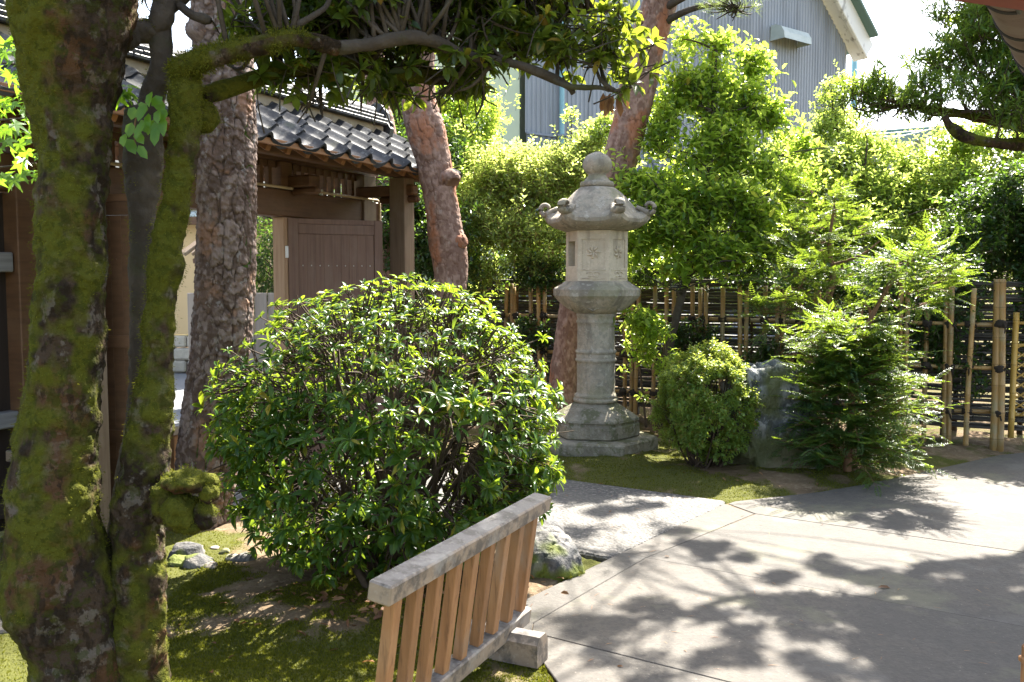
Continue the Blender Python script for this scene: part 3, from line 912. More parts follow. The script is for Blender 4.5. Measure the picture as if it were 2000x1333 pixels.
singles = [890, 929, 982, 1041, 1099, 1140, 1219, 1279, 1352, 1412, 1493, 1563, 1640, 1725, 1812, 1895]
doubles = [910, 945, 1006, 1062, 1170, 1240, 1312, 1376, 1456, 1525, 1600, 1683, 1768, 1857]
rg = np.random.default_rng(3)
froot = np.array((2.0, 9.64, 0))
def put(me, name, pos, rx=0, ry=0, rz=0, sc=1.0, parent=fence, off=froot):
    m4 = Matrix.Translation(Vector(pos - off)) @ Matrix.Rotation(rz, 4, 'Z') @ Matrix.Rotation(ry, 4, 'Y') @ Matrix.Rotation(rx, 4, 'X') @ Matrix.Scale(sc, 4)
    return inst(name, me, parent, m4)
def pole(px, k, front=.035, sink=.05):
    xy = fence_xy(px)
    p = np.array((xy[0], xy[1], -sink)) + FNV * front
    put(pmesh[k % 6], 'pole', p, rg.normal(0, .008), rg.normal(0, .010), rg.uniform(0, 6.28))
kk = 0
for px in singles:
    pole(px, kk, .04 if kk % 2 else -.04); kk += 1
for px in doubles:
    w = 170 * .026
    pole(px - w, kk, .045); pole(px + w, kk + 1, .045); kk += 2
big = bamboo(1.72, .034, 21).mesh('post', smooth=True); big.materials.append(mt['bamboo'])
for px in (1949, 1962):
    xy = fence_xy(px)
    put(big, 'post', np.array((xy[0], xy[1], -.1)) + FNV * .05, 0, .03, px, parent=fence)
RZ = (1.19, .775, .35)
A_, B_ = fence_xy(870), fence_xy(1960)
Lf = float(np.linalg.norm(B_ - A_))
for zi, z in enumerate(RZ):
    me = bamboo(Lf, .021, 40 + zi, .3).mesh('rail', smooth=True); me.materials.append(mt['bamboo'])
    ang = math.atan2(B_[1] - A_[1], B_[0] - A_[0])
    m4 = Matrix.Translation(Vector((A_[0], A_[1], z)) - Vector(froot)) @ Matrix.Rotation(ang, 4, 'Z') @ Matrix.Rotation(math.pi / 2, 4, 'Y')
    inst('rail', me, fence, m4)
tme = Geo().add(*lathe([(.020, -.03), (.043, -.026), (.047, -.012), (.043, 0), (.047, .012), (.042, .026), (.02, .03)], 8)).add(*tubes(np.array([(0, -.045, 0), (.012, -.06, -.03), (.02, -.055, -.075)]), np.array((.008, .007, .004)), 4)).mesh('rope_tie', smooth=True)
tme.materials.append(mt['rope'])
for px in singles + doubles + [1955]:
    for z in RZ:
        xy = fence_xy(px)
        sc = 1.0 if px in singles else 1.25
        put(tme, 'rope_tie', np.array((xy[0], xy[1], z)) + FNV * .02, rg.normal(0, .25), rg.normal(0, .2), rg.uniform(-.6, .6), sc)

# old grey slat fence
so = froot + (-FNV) * .42
slat = thing('slat_fence', 'weathered grey fence of thin horizontal split bamboo behind the bamboo lattice', 'fence', so)
Ls = Lf + 1.2
svar = []
for s in range(4):
    rg2 = np.random.default_rng(100 + s)
    n = 60
    P = np.stack((np.linspace(-Ls / 2, Ls / 2, n), rg2.normal(0, .004, n), np.cumsum(rg2.normal(0, .0016, n))), -1)
    me = Geo().add(*tubes(P, np.full(n, .017) * (1 + .08 * rg2.normal(size=n)), 6)).mesh('slat', smooth=True); me.materials.append(mt['bamboo_old']); svar.append(me)
ang = math.atan2(FD[1], FD[0])
for i in range(46):
    z = .14 + i * .0325
    inst('slat', svar[i % 4], slat, Matrix.Translation((0, rg.normal(0, .006), z + rg.normal(0, .003))) if False else Matrix.Rotation(ang, 4, 'Z') @ Matrix.Translation((rg.uniform(-.1, .1), rg.normal(0, .006), z + rg.normal(0, .003))) @ Matrix.Rotation(rg.normal(0, .002), 4, 'Y'))
pme = Geo().add(*cbox((0, .05, .82), (.07, .07, 1.7), .008)).mesh('fence_post'); pme.materials.append(mt['dark_wood'])
for i in range(-4, 5):
    inst('fence_post', pme, slat, Matrix.Rotation(ang, 4, 'Z') @ Matrix.Translation((i * .82, .02, 0)))

# bamboo wicket at the right edge
wk = thing('bamboo_wicket', 'yellow bamboo garden gate with diagonal lattice at the right edge', 'gate', W(1972, 865, 8.5) * np.array((1, 1, 0)))
w0 = W(1974, 865, 8.55); wl = XF[wk.name][0]
for px, top in ((1975, 1.22), (2170, 1.22)):
    b = W(px, 800, 8.55); 
    me = bamboo(top, .028, px).mesh('stile', smooth=True); me.materials.append(mt['bamboo_new'])
    inst('stile', me, wk, Matrix.Translation(Vector((b[0], b[1], .08)) - Vector(wl)) @ Matrix.Rotation(.015, 4, 'Y'))
xa, xb = W(1975, 800, 8.55)[0], W(2170, 800, 8.55)[0]
for z in (.30, .98, 1.2):
    me = bamboo(xb - xa, .016, int(z * 100)).mesh('rail', smooth=True); me.materials.append(mt['bamboo_new'])
    inst('rail', me, wk, Matrix.Translation(Vector((xa, 8.55, z)) - Vector(wl)) @ Matrix.Rotation(math.pi / 2, 4, 'Y'))
for s in (-1, 1):
    for i in range(-6, 9):
        p0 = np.array((xa, z, 0)); pts = []
        for t in np.linspace(0, 1, 2):
            pass
        c = .35 + i * .098
        za, zb = (c, c + .62) if s > 0 else (c + .3, c - .32)
        t0 = 0.0; t1 = 1.0
        lo, hi = .30, .98
        ts = sorted([(lo - za) / (zb - za), (hi - za) / (zb - za)])
        t0, t1 = max(0, ts[0]), min(1, ts[1])
        if t1 - t0 < .05:
            continue
        P = np.array([(xa + (xb - xa) * t, 8.55 - .012 * s, za + (zb - za) * t) for t in np.linspace(t0, t1, 6)])
        part('lattice_cane', Geo().add(*tubes(P, np.full(6, .0085), 5)), mt['bamboo_new'], wk, smooth=True)
# ================================================================== ROOFED WOODEN GATE  (local x along the gate, y towards the street)
GO, GR = (-0.859, 8.0, 0.0), R(63.3)
gate = thing('roofed_gate', 'old dark wooden entrance gate with black curved roof tiles behind the pine trunks', 'gate', GO, GR)
def gpart(name, vf, mat, parent=gate, smooth=False):
    return part(name, vf if isinstance(vf, Geo) else Geo().add(*vf), mt[mat], parent, smooth, local=True)
def bx(x0, x1, y0, y1, z0, z1, ch=.006):
    return cbox(((x0 + x1) / 2, (y0 + y1) / 2, (z0 + z1) / 2), (x1 - x0, y1 - y0, z1 - z0), ch)
XL, XR = -5.6, .72            # roof ends
gpart('rear_post', bx(.22, .39, .27, .44, 0, 2.564), 'post_wood')
gpart('post_foot', bx(.17, .44, .22, .49, -.05, .10, .02), 'granite')
gpart('rear_post', bx(-3.22, -3.05, .27, .44, 0, 2.564), 'post_wood')
gpart('main_post', bx(.28, .48, .77, .97, 0, 2.62), 'post_wood')
gpart('main_post', bx(-3.26, -3.06, .77, .97, 0, 2.62), 'gate_wood')
gpart('door_jamb', bx(-.83, -.73, .80, .93, 0, 2.147), 'jamb_wood')
gpart('hinge', bx(-.822, -.785, .792, .799, 1.80, 1.90, .001), 'paint_white')
gpart('lintel', bx(XL + .3, .60, .79, .95, 2.15, 2.375, .01), 'gate_wood')
gpart('upper_beam', bx(XL + .2, XR - .12, .82, .92, 2.62, 2.73, .01), 'gate_wood')
gpart('eave_beam', bx(XL + .2, XR - .06, .31, .41, 2.565, 2.665, .01), 'gate_wood')
gpart('ceiling_board', bx(XL + .2, XR - .12, .86, .875, 2.56, 2.62, .002), 'gate_wood')
for x in (.305, -.72, -1.95, -3.14):
    gpart('tie_beam', bx(x - .05, x + .05, .20 if abs(x + .72) > .1 and abs(x + 1.95) > .1 else .56, .86, 2.40, 2.50, .012), 'gate_wood')
    if x > -1:
        gpart('bracket', bx(x - .035, x + .035, .50 if x < 0 else .16, .78 if x < 0 else .6, 2.335, 2.398, .02), 'gate_wood')
for i in range(58):
    x = XL + .4 + i * .104
    if x < XR - .2 and not any(abs(x - q) < .08 for q in (.38, -.78, -3.16)):
        gpart('lattice_bar', bx(x - .021, x + .021, .845, .89, 2.376, 2.618, .003), 'gate_wood')
for x in (-.78, -1.95):
    gpart('strut', bx(x - .07, x + .07, .80, .93, 2.376, 2.62, .008), 'gate_wood')
# conduit along the lintel
gpart('conduit', tubes(np.array([(-3.0, .775, 2.392), (-1.5, .775, 2.392), (.50, .775, 2.392), (.535, .775, 2.375), (.54, .775, 2.34), (.54, .775, 1.2)]), np.full(6, .013), 8), 'pipe', smooth=True)
for x in (-2.2, -1.2, -.35, .42):
    gpart('pipe_clip', bx(x - .01, x + .01, .765, .79, 2.365, 2.42, .002), 'steel')
# rafters and eave boards
SL = math.atan2(.46, .80)
def slope_pt(y, z=0):
    return np.array((0, y, 2.60 + .575 * y + z))
for side in (0, 1):
    for i in range(29):
        x = XL + .1 + i * .215
        if x < XR:
            a, b = slope_pt(.04, -.075), slope_pt(.80, -.075)
            if side:
                a[1], b[1] = 1.60 - a[1], 1.60 - b[1]
            a[0] = b[0] = x
            gpart('rafter', beam(a, b, .045, .055, .004), 'eave_wood' if side == 0 else 'gate_wood')
    a, b = slope_pt(-.01, -.028), slope_pt(.82, -.028)
    if side:
        a[1], b[1] = 1.60 - a[1], 1.60 - b[1]
    n = 6
    for k in range(n):
        q0, q1 = a + (b - a) * (k / n), a + (b - a) * ((k + .97) / n)
        m = (q0 + q1) / 2
        d = unit(b - a)
        ax = np.array(((1, 0, 0), d, np.cross((1, 0, 0), d)))
        gpart('roof_board', cbox((.5 * (XL + XR), m[1], m[2]), (XR - XL, np.linalg.norm(q1 - q0), .018), .002, ax), 'eave_wood')
    y = -.02 if not side else 1.62
    gpart('eave_fascia', bx(XL, XR, y - .012, y + .012, 2.555, 2.60, .003), 'eave_wood')
for xg in (XL + .01, XR - .01):
    for side in (0, 1):
        a, b = slope_pt(-.02, -.06), slope_pt(.80, -.06)
        if side:
            a[1], b[1] = 1.60 - a[1], 1.60 - b[1]
        a[0] = b[0] = xg
        gpart('barge_board', beam(a, b, .03, .11, .004), 'eave_wood')
# tiles
TW, TLn, EX = .292, .27, .205
def tile_geo(eave):
    ns = 14
    u = np.linspace(0, 1, ns + 1)
    prof = np.where(u < .74, -.034 * np.sin(np.pi * u / .74), .036 * np.sin(np.pi * (u - .74) / .26))
    th = .024
    V, F = [], []
    ys = (0, .03, TLn)
    for lay in (0, 1):
        for y in ys:
            lift = .0
            for i in range(ns + 1):
                z = prof[i] * (1 if y < .2 else .9) + (0 if lay == 0 else -th)
                if lay == 1 and eave and y == 0 and u[i] < .76:
                    z -= .020 * math.sin(math.pi * min(u[i] / .76, 1))
                V.append((u[i] * TW * 1.03, y + (0 if not (eave and lay == 1 and y == 0) else .004), z + (.006 if (lay == 0 and y == .03) else 0)))
    m = ns + 1
    for r in range(2):
        for i in range(ns):
            a = r * m + i
            F.append((a, a + 1, a + m + 1, a + m))
            b = 3 * m + a
            F.append((b, b + m, b + m + 1, b + 1))
    for i in range(ns):
        F.append((i, 3 * m + i, 3 * m + i + 1, i + 1))
    for c in (0, ns):
        for r in range(2):
            a = r * m + c
            F.append((a, a + m, a + m + 3 * m, a + 3 * m) if c == 0 else (a, a + 3 * m, a + 3 * m + m, a + m))
    return Geo().add(V, F)
tme = [tile_geo(True).mesh('roof_tile', smooth=True), tile_geo(False).mesh('roof_tile', smooth=True)]
for me in tme:
    me.materials.append(mt['tile'])
    me.set_sharp_from_angle(angle=R(40))
rg = np.random.default_rng(12)
ncol = int((XR - XL) / TW)
x0 = XR - ncol * TW
roof_g = gate
for side in (0, 1):
    for c in range(4):
        for i in range(ncol):
            y = -.055 + c * EX
            p = slope_pt(y, .036)
            tilt = SL - .06
            if side == 0:
                m4 = Matrix.Translation((x0 + i * TW, p[1], p[2])) @ Matrix.Rotation(tilt + rg.normal(0, .01), 4, 'X') @ Matrix.Rotation(rg.normal(0, .012), 4, 'Z')
            else:
                m4 = Matrix.Translation((x0 + i * TW + TW, 1.60 - p[1], p[2])) @ Matrix.Rotation(math.pi, 4, 'Z') @ Matrix.Rotation(tilt + rg.normal(0, .01), 4, 'X')
            if i == ncol - 1 and c == 0 and side == 0:
                pass
            inst('roof_tile', tme[0 if c == 0 else 1], gate, m4)
# ridge: mortar, stacked flat courses, round caps, end tile
RX0, RX1, RYc, RZ0 = XL + .15, .52, .80, 3.075
gpart('ridge_mortar', bx(RX0, RX1, RYc - .10, RYc + .10, RZ0 - .06, RZ0 + .035, .01), 'mortar')
ne = int((RX1 - RX0) / .27)
for lay, (wd, z) in enumerate(((.17, .036), (.15, .073), (.13, .110))):
    for i in range(ne):
        xa = RX0 + i * .27 + (lay % 2) * .1
        xb = min(xa + .266, RX1)
        if xb - xa > .05:
            for s in (-1, 1):
                gpart('ridge_course', cbox(((xa + xb) / 2, RYc + s * wd * .5, RZ0 + z + .017 + rg.normal(0, .0015)), (xb - xa, wd, .031), .006, np.array(((1, 0, 0), (0, math.cos(s * .12), -math.sin(s * .12)), (0, math.sin(s * .12), math.cos(s * .12))))), 'tile')
capm = []
th = np.linspace(-.2, math.pi + .2, 12)
capP = np.array([(0, .062 * math.cos(t), .062 * math.sin(t)) for t in th])
V = np.concatenate((capP + (0, 0, 0), capP * (1, 1.12, 1.12) + (.03, 0, 0), capP + (.06, 0, 0), capP + (.26, 0, 0)))
F = [(r * 12 + i, r * 12 + i + 1, (r + 1) * 12 + i + 1, (r + 1) * 12 + i) for r in range(3) for i in range(11)]
F += [tuple(range(12))[::-1], tuple(range(36, 48))]
cme = Geo().add(V, F).mesh('ridge_cap', smooth=True); cme.materials.append(mt['tile'])
for i in range(int((RX1 - RX0) / .235)):
    inst('ridge_cap', cme, gate, Matrix.Translation((RX0 + i * .235, RYc, RZ0 + .155 + rg.normal(0, .003))) @ Matrix.Rotation(rg.normal(0, .02), 4, 'Z'))
# ridge-end ornament
go = Geo()
outl = [(-.15, -.10), (-.17, -.02), (-.13, .04), (-.12, .14), (-.06, .22), (0, .245), (.06, .22), (.12, .14), (.13, .04), (.17, -.02), (.15, -.10)]
V = [(0, a, b) for a, b in outl] + [(.07, a * .96, b * .97) for a, b in outl]
n = len(outl)
go.add(np.array(V) + (RX1 + .01, RYc, RZ0 + .03), [tuple(range(n))[::-1], tuple(range(n, 2 * n))] + [(i, (i + 1) % n, n + (i + 1) % n, n + i) for i in range(n)])
og = gpart('ridge_end_tile', go, 'tile')
for s in (-1, 1):
    pts = np.array([(RX1 + .085, RYc + s * (.09 + .05 * math.cos(t) * (1 - t / 9)), RZ0 + .045 + .05 * math.sin(t) * (1 - t / 9)) for t in np.linspace(0, 5.5, 14)])
    gpart('scroll', tubes(pts, np.full(14, .016), 6), 'tile', og, True)
gpart('boss', lathe([(.055, 0), (.06, .02), (.04, .04), (.005, .05)], 16), 'tile', og, True).matrix_local = Matrix.Translation((RX1 + .08, RYc, RZ0 + .16)) @ Matrix.Rotation(math.pi / 2, 4, 'Y')
gpart('end_cap', lathe([(.062, 0), (.066, .05), (.05, .065), (.005, .07)], 16), 'tile', og, True).matrix_local = Matrix.Translation((RX1 + .06, RYc - .02, RZ0 - .075)) @ Matrix.Rotation(math.pi / 2 + .25, 4, 'Y')
# open door leaf (right) and its boards
def leaf_door(hx, hy, ex, ey, z0=.06, z1=2.14):
    a, b = np.array((hx, hy, 0.)), np.array((ex, ey, 0.))
    d = unit(b - a); L = np.linalg.norm(b - a)
    nrm = np.array((-d[1], d[0], 0))
    if nrm[1] > 0:
        nrm = -nrm
    ax = np.array((d, np.cross((0, 0, 1), d), (0, 0, 1)))
    def db(s0, s1, za, zb, th, off=0.0):
        c = a + d * (s0 + s1) / 2 + nrm * off
        return cbox((c[0], c[1], (za + zb) / 2), (s1 - s0, th, zb - za), .0012, ax)
    leaf = gpart('door_leaf', db(0.0, .085, z0, z1, .045), 'door_wood')
    gpart('stile', db(L - .075, L, z0, z1, .045), 'door_wood', leaf)
    gpart('top_rail', db(.087, L - .077, z1 - .045, z1 - .001, .043), 'door_wood', leaf)
    gpart('head_panel', db(.087, L - .077, z1 - .13, z1 - .047, .030, .004), 'door_wood', leaf)
    for zr in (1.22, .62, z0 + .07):
        gpart('rail', db(.087, L - .077, zr - .04, zr + .04, .041), 'door_wood', leaf)
    nb = 9
    w = (L - .165) / nb
    for i in range(nb):
        gpart('board', db(.0875 + i * w + .0002, .0875 + (i + 1) * w - .0002, z0 + .01, z1 - .132, .022), 'door_wood', leaf)
        c = a + d * (.0875 + (i + .5) * w) + nrm * .012
        gpart('nail', cbox((c[0], c[1], 1.735), (.008, .008, .012), .002), 'steel', leaf)
    return leaf
leaf_door(-.775, .81, -.106, .30)
lf2 = leaf_door(-3.04, .82, -2.80, .02)
for o_ in [lf2] + list(lf2.children):
    o_.data.materials[0] = mt['gate_wood']
# side infill between jamb and main post, and left wing with rails
for i in range(9):
    gpart('infill_board', bx(-.72 + i * .111, -.72 + i * .111 + .107, .86, .885, .1, 2.14, .003), 'gate_wood')
for i in range(14):
    gpart('wing_board', bx(-5.2 + i * .139, -5.2 + i * .139 + .135, .90, .925, .05, 2.14, .003), 'dark_wood')
gpart('wing_rail', bx(-5.2, -3.27, .80, .89, 1.655, 1.775, .008), 'grey_wood')
gpart('wing_rail', bx(-5.2, -3.27, .80, .89, .70, .80, .008), 'grey_wood')
gpart('wing_rail', bx(-5.2, -3.27, .80, .89, .15, .25, .008), 'dark_wood')
gpart('wing_post', bx(-4.3, -4.18, .79, .93, 0, 2.14, .008), 'dark_wood')

# ================================================================== HOUSES BEYOND
def bpart(name, vf, mat, parent, smooth=False):
    return part(name, vf if isinstance(vf, Geo) else Geo().add(*vf), mt[mat], parent, smooth)
def wbox(x0, x1, y0, y1, z0, z1, ch=.01):
    return cbox(((x0 + x1) / 2, (y0 + y1) / 2, (z0 + z1) / 2), (x1 - x0, y1 - y0, z1 - z0), ch)
# tan house across the street
tan = thing('tan_house', 'tan plastered house on a cut stone footing seen through the gate opening', 'house', (-6.5, 16.2, 0))
bpart('wall', wbox(-9.5, -3.6, 15.6, 19, .66, 2.72), 'plaster_tan', tan)
bpart('upper_wall', wbox(-9.5, -4.4, 16.4, 19, 2.6, 5.2), 'plaster_cream', tan)
bpart('band', wbox(-9.5, -4.38, 16.3, 16.45, 2.92, 3.02), 'paint_white', tan)
ro = bpart('metal_roof', beam((-6.5, 15.3, 2.70), (-6.5, 16.45, 2.86), 6.0, .05, .01), 'metal_pale', tan)
for i in range(14):
    bpart('roof_seam', beam((-9.3 + i * .42, 15.29, 2.735), (-9.3 + i * .42, 16.45, 2.895), .035, .03, .006), 'metal_pale', ro)
bpart('fascia', wbox(-9.5, -3.5, 15.27, 15.30, 2.56, 2.70), 'gate_wood', tan)
bpart('window_frame', wbox(-5.35, -4.9, 16.36, 16.41, 3.3, 4.1), 'dark_wood', tan)
rg = np.random.default_rng(2)
bme = []
for s in range(3):
    V, F = cbox((0, 0, 0), (.42, .3, .205), .03)
    V = V + (fbm(V * 9, s, 2) - .5)[:, None] * .02
    me = Geo().add(V, F).mesh('stone_block'); me.materials.append(mt['block']); bme.append(me)
for r in range(3):
    for i in range(13):
        inst('stone_block', bme[(i + r) % 3], tan, Matrix.Translation((-9.4 + 6.5 + i * .435 + (r % 2) * .2, 15.62 - 16.2, .11 + r * .215)))
# small tiled pent roof on its garden wall
pent = thing('wall_roof', 'short brown sloping board roof jutting out before the tan house', 'roof', W(385, 512, 13.6))
pa = W(357, 497, 13.6); pb = W(392, 470, 13.8)
for k in range(3):
    a = pa + np.array((.0, .12 * k, -.0)); 
    bpart('board', beam(a + (0, .28 * k, .015 * k), pb + (.25, .28 * k, .17), .26, .05, .01, up=(0, -.2, 1)), 'post_wood', pent)
bpart('bracket', beam(pa + (.05, .3, -.1), pb + (.2, .3, -.28), .12, .08, .01), 'gate_wood', pent)
bpart('support_post', wbox(pb[0] + .15, pb[0] + .29, 13.9, 14.04, 0, pb[2] - .05), 'gate_wood', pent)
# grey board fence beyond the gate
gb = thing('board_fence', 'pale grey board fence seen through the gate beside the door jamb', 'fence', (-3.0, 11.3, 0))
for i in range(12):
    bpart('board', cbox((-4.05 + i * .165, 11.3 + .02 * i, .72), (.16, .03, 1.46), .006), 'board_grey', gb)
# corrugated building
BK = thing('corrugated_building', 'tall blue-grey corrugated metal building with a white gable edge behind the trees', 'building', (0.29, 20, 0))
BD, BN = np.array((.8, .6, 0)), np.array((.6, -.8, 0))
BO = np.array((0.29, 20, 0))
def corr(s0, s1, ztop, z0, pitch, depth, off):
    n = int((s1 - s0) / pitch)
    s = []
    for i in range(n):
        for f, dd in ((0, 0), (.35, 0), (.5, 1), (.85, 1)):
            s.append((s0 + (i + f) * pitch, dd))
    s.append((s1, 0))
    V = []
    for q, dd in s:
        p = BO + BD * q + BN * (off + dd * depth)
        V += [(p[0], p[1], z0), (p[0], p[1], ztop(q))]
    F = [(2 * i, 2 * i + 2, 2 * i + 3, 2 * i + 1) for i in range(len(s) - 1)]
    return Geo().add(V, F)
PK = 9.2
def ztop(s):
    return 11.35 - .875 * (s - PK) if s > PK else 11.35 - .2 * (PK - s)
bpart('wall_sheet', corr(0, 12.3, ztop, 4.9, .13, .022, 0), 'siding', BK)
bpart('lower_wall', corr(0, 12.5, lambda s: 4.86, 0, .17, .03, .05), 'siding_lower', BK)
bpart('flashing', beam(BO + BN * .09 + (0, 0, 4.88), BO + BD * 12.5 + BN * .09 + (0, 0, 4.88), .05, .05), 'siding_lower', BK)
bpart('corner_trim', beam(BO + BN * .03, BO + BN * .03 + (0, 0, 9.4), .16, .12), 'siding_lower', BK)
for (sa, sb) in ((PK, 12.75), (PK, -.4)):
    a = BO + BD * sa + BN * .45 + (0, 0, 11.62); b = BO + BD * sb + BN * .45 + (0, 0, (11.62 - .875 * (sb - PK)) if sb > PK else 11.62 - .2 * (PK - sb))
    bpart('gable_board', beam(a, b, .12, .55, .02), 'paint_white', BK)
    e = BN * .3 + np.array((0, 0, .33))
    bpart('roof_edge', beam(a + e * .4 - BN * .3 + (0, 0, .27), b + e * .4 - BN * .3 + (0, 0, .27), 1.0, .10, .02), 'roof_green', BK)
    bpart('soffit', beam(a - BN * .25 - (0, 0, .2), b - BN * .25 - (0, 0, .2), .5, .04, .01), 'paint_white', BK)
bpart('roof_slope', Geo().add([BO + BD * PK + (0, 0, 11.7), BO + BD * 12.75 + (0, 0, 8.55), BO + BD * 12.75 - BN * 9 + (0, 0, 8.55), BO + BD * PK - BN * 9 + (0, 0, 11.7), BO - BD * .4 + (0, 0, 9.75), BO - BD * .4 - BN * 9 + (0, 0, 9.75)], [(0, 1, 2, 3), (4, 0, 3, 5)]), 'roof_green', BK)
bpart('side_wall', Geo().add([BO + BD * 12.3, BO + BD * 12.3 - BN * 9, BO + BD * 12.3 - BN * 9 + (0, 0, 8.6), BO + BD * 12.3 + (0, 0, 8.6)], [(0, 1, 2, 3)]), 'siding', BK)
dp = BO + BD * .95 + BN * .14
bpart('downpipe', tubes(np.array([dp, dp + (0, 0, 5), dp + (0, 0, 9.4)]), np.full(3, .06), 10), 'pipe_blue', BK, True)
for z in (3.2, 4.9, 6.6):
    bpart('pipe_bracket', cbox(dp + (0, 0, z), (.2, .2, .05), .01), 'siding_lower', BK)
# vent hood: rounded sheet-metal cowl
hs = 9.2
hp = BO + BD * hs + np.array((0, 0, 8.25))
V = []
prof = [(0.02, .42), (.18, .42), (.36, .34), (.46, .18), (.48, 0)]
for q in (-.62, .62):
    for (o, z) in prof:
        V.append(hp + BD * q + BN * (o + .02) + (0, 0, z))
    V.append(hp + BD * q + BN * .02)
F = [(i, i + 1, 7 + i, 6 + i) for i in range(4)] + [(0, 5, 4, 3, 2, 1), (6, 7, 8, 9, 10, 11)]
bpart('vent_hood', Geo().add(V, F), 'metal_pale', BK)
# plastered neighbour to its left
PG = thing('plaster_house', 'pale green plastered house wall left of the corrugated building', 'house', (-2.5, 22.5, 0))
c0 = BO + np.array((-.12, .3, 0)); c1 = c0 + np.array((-4.6, 1.9, 0))
bpart('wall', Geo().add([c0, c1, c1 + (1.0, 5, 0), c0 + (1.0, 5, 0)] + [q + np.array((0, 0, 9.4)) for q in (c0, c1, c1 + (1.0, 5, 0), c0 + (1.0, 5, 0))], [(0, 4, 5, 1), (1, 5, 6, 2), (2, 6, 7, 3), (3, 7, 4, 0), (4, 7, 6, 5)]), 'plaster_green', PG)
bpart('roof', Geo().add([c0 + (.3, -.5, 9.4), c1 + (-.5, -.4, 9.4), c1 + (.4, 5.4, 9.4), c0 + (1.3, 5.4, 9.4), c0 + (-1.6, 3.3, 10.9), c1 + (1.4, 2.3, 10.9)], [(0, 4, 5, 1), (2, 5, 4, 3), (0, 3, 4), (1, 5, 2)]), 'roof_green', PG)
# low green shed at right
SH = thing('metal_shed', 'low shed with pale green sheet metal roof behind the right hedge', 'shed', (6.6, 14.5, 0))
r0, r1 = W(1560, 318, 13.2), W(1838, 252, 15.2)
w_ = unit((r1 - r0) * (1, 1, 0)); nn = np.array((-w_[1], w_[0], 0))
bpart('roof', Geo().add([r0, r1, r1 + nn * 1.6 + (0, 0, .12), r0 + nn * 1.6 + (0, 0, .12), r0 - (0, 0, .1), r1 - (0, 0, .1)], [(0, 1, 2, 3), (0, 4, 5, 1)]), 'metal_pale', SH)
for i in range(7):
    t = i / 6
    p = r0 + (r1 - r0) * t + (0, 0, .02)
    bpart('roof_seam', beam(p, p + nn * 1.6 + (0, 0, .12), .04, .05, .006), 'roof_green', SH)
bpart('eave_trim', beam(r0 + (0, 0, -.03) - nn * .05, r1 + (0, 0, -.03) - nn * .05, .06, .14, .01), 'roof_green', SH)
for i in range(13):
    a = r0 + (r1 - r0) * (i / 13) + nn * .25; b = r0 + (r1 - r0) * ((i + .96) / 13) + nn * .25
    V = np.array([a * (1, 1, 0), b * (1, 1, 0), b + (0, 0, .02), a + (0, 0, .02)])
    V2 = V + nn * .03
    bpart('wall_panel', Geo().add(np.concatenate((V, V2)), [(0, 1, 2, 3), (5, 4, 7, 6), (0, 3, 7, 4), (1, 5, 6, 2), (3, 2, 6, 7)]), 'shed_wall', SH)
# far utility pole with steps
UP = thing('utility_pole', 'thin blue-green metal pole tip against the white sky', 'pole', W(1671, 300, 30) * (1, 1, 0))
pz = W(1671, 68, 30)
bpart('pole', tubes(np.array([pz * (1, 1, 0), pz]), np.array((.14, .1)), 8), 'pipe_blue', UP, True)
bpart('crossarm', beam(pz + (-.25, 0, -.15), pz + (.35, 0, -.1), .1, .08), 'pipe_blue', UP)
bpart('brace', beam(pz + (-.02, 0, -.55), pz + (.32, 0, -.12), .05, .05), 'pipe_blue', UP)

# ================================================================== EAVE OF THE HOUSE ON THE RIGHT
ev = thing('house_eave', 'brown round rain gutter with black straps under a red board, upper right corner', 'roof eave', (2.6, 3.4, 2.5))
ga = np.array((1.47, 2.92, 2.50)); gd = unit(np.array((.573, .82, 0))); gn = np.array((-gd[1], gd[0], 0))
def gp_(s, a, r):
    return ga + gd * s + (-gn) * .115 + (gn * math.cos(a) + np.array((0, 0, 1)) * math.sin(a)) * r + (0, 0, .115)
def gut(s0, s1, r0, r1, n=2, a0=math.pi * .97, a1=math.pi * 2.03):
    V, F = [], []
    A = np.linspace(a0, a1, 19)
    S = np.linspace(s0, s1, n)
    for s in S:
        V += [gp_(s, a, r0) for a in A] + [gp_(s, a, r1) for a in A]
    m = len(A); st = 2 * m
    for q in range(n - 1):
        for i in range(m - 1):
            b = q * st + i
            F += [(b, b + 1, b + st + 1, b + st), (b + m, b + m + st, b + m + st + 1, b + m + 1)]
        for i in (0, m - 1):
            b = q * st + i
            F.append((b, b + st, b + st + m, b + m))
    for q in (0, n - 1):
        for i in range(m - 1):
            b = q * st + i
            F.append((b, b + m, b + m + 1, b + 1))
    return Geo().add(V, F)
for i in range(-3, 7):
    o = bpart('gutter', gut(i * .62, i * .62 + .618, .112, .118), 'gutter', ev, True)
    bpart('gutter_joint', gut(i * .62 - .012, i * .62 + .012, .118, .124), 'strap', ev, True)
    bpart('gutter_strap', gut(i * .62 + .20, i * .62 + .225, .119, .124, a0=math.pi * 1.48, a1=math.pi * 2.03), 'strap', ev, True)
    P = np.array([gp_(i * .62 + t, math.pi * 1.48, .121) for t in (.02, .1, .21)])
    bpart('strap_hook', tubes(P, np.full(3, .009), 6), 'strap', ev, True)
fa = ga - gn * .30
bpart('fascia_board', beam(fa - gd * 2 + (0, 0, .12), fa + gd * 5 + (0, 0, .12), .04, .26), 'gutter', ev)
fb_ = W(1880, -6, 1.95); fc_ = W(2120, 28, 1.95)
rd_ = (fc_ - fb_) / np.linalg.norm(fc_ - fb_)
bpart('red_board', beam(fb_ - rd_ * .14 + (0, 0, .045), fc_ + rd_ * 1.9 + (0, 0, .045), .07, .09, .006), 'red_paint', ev)
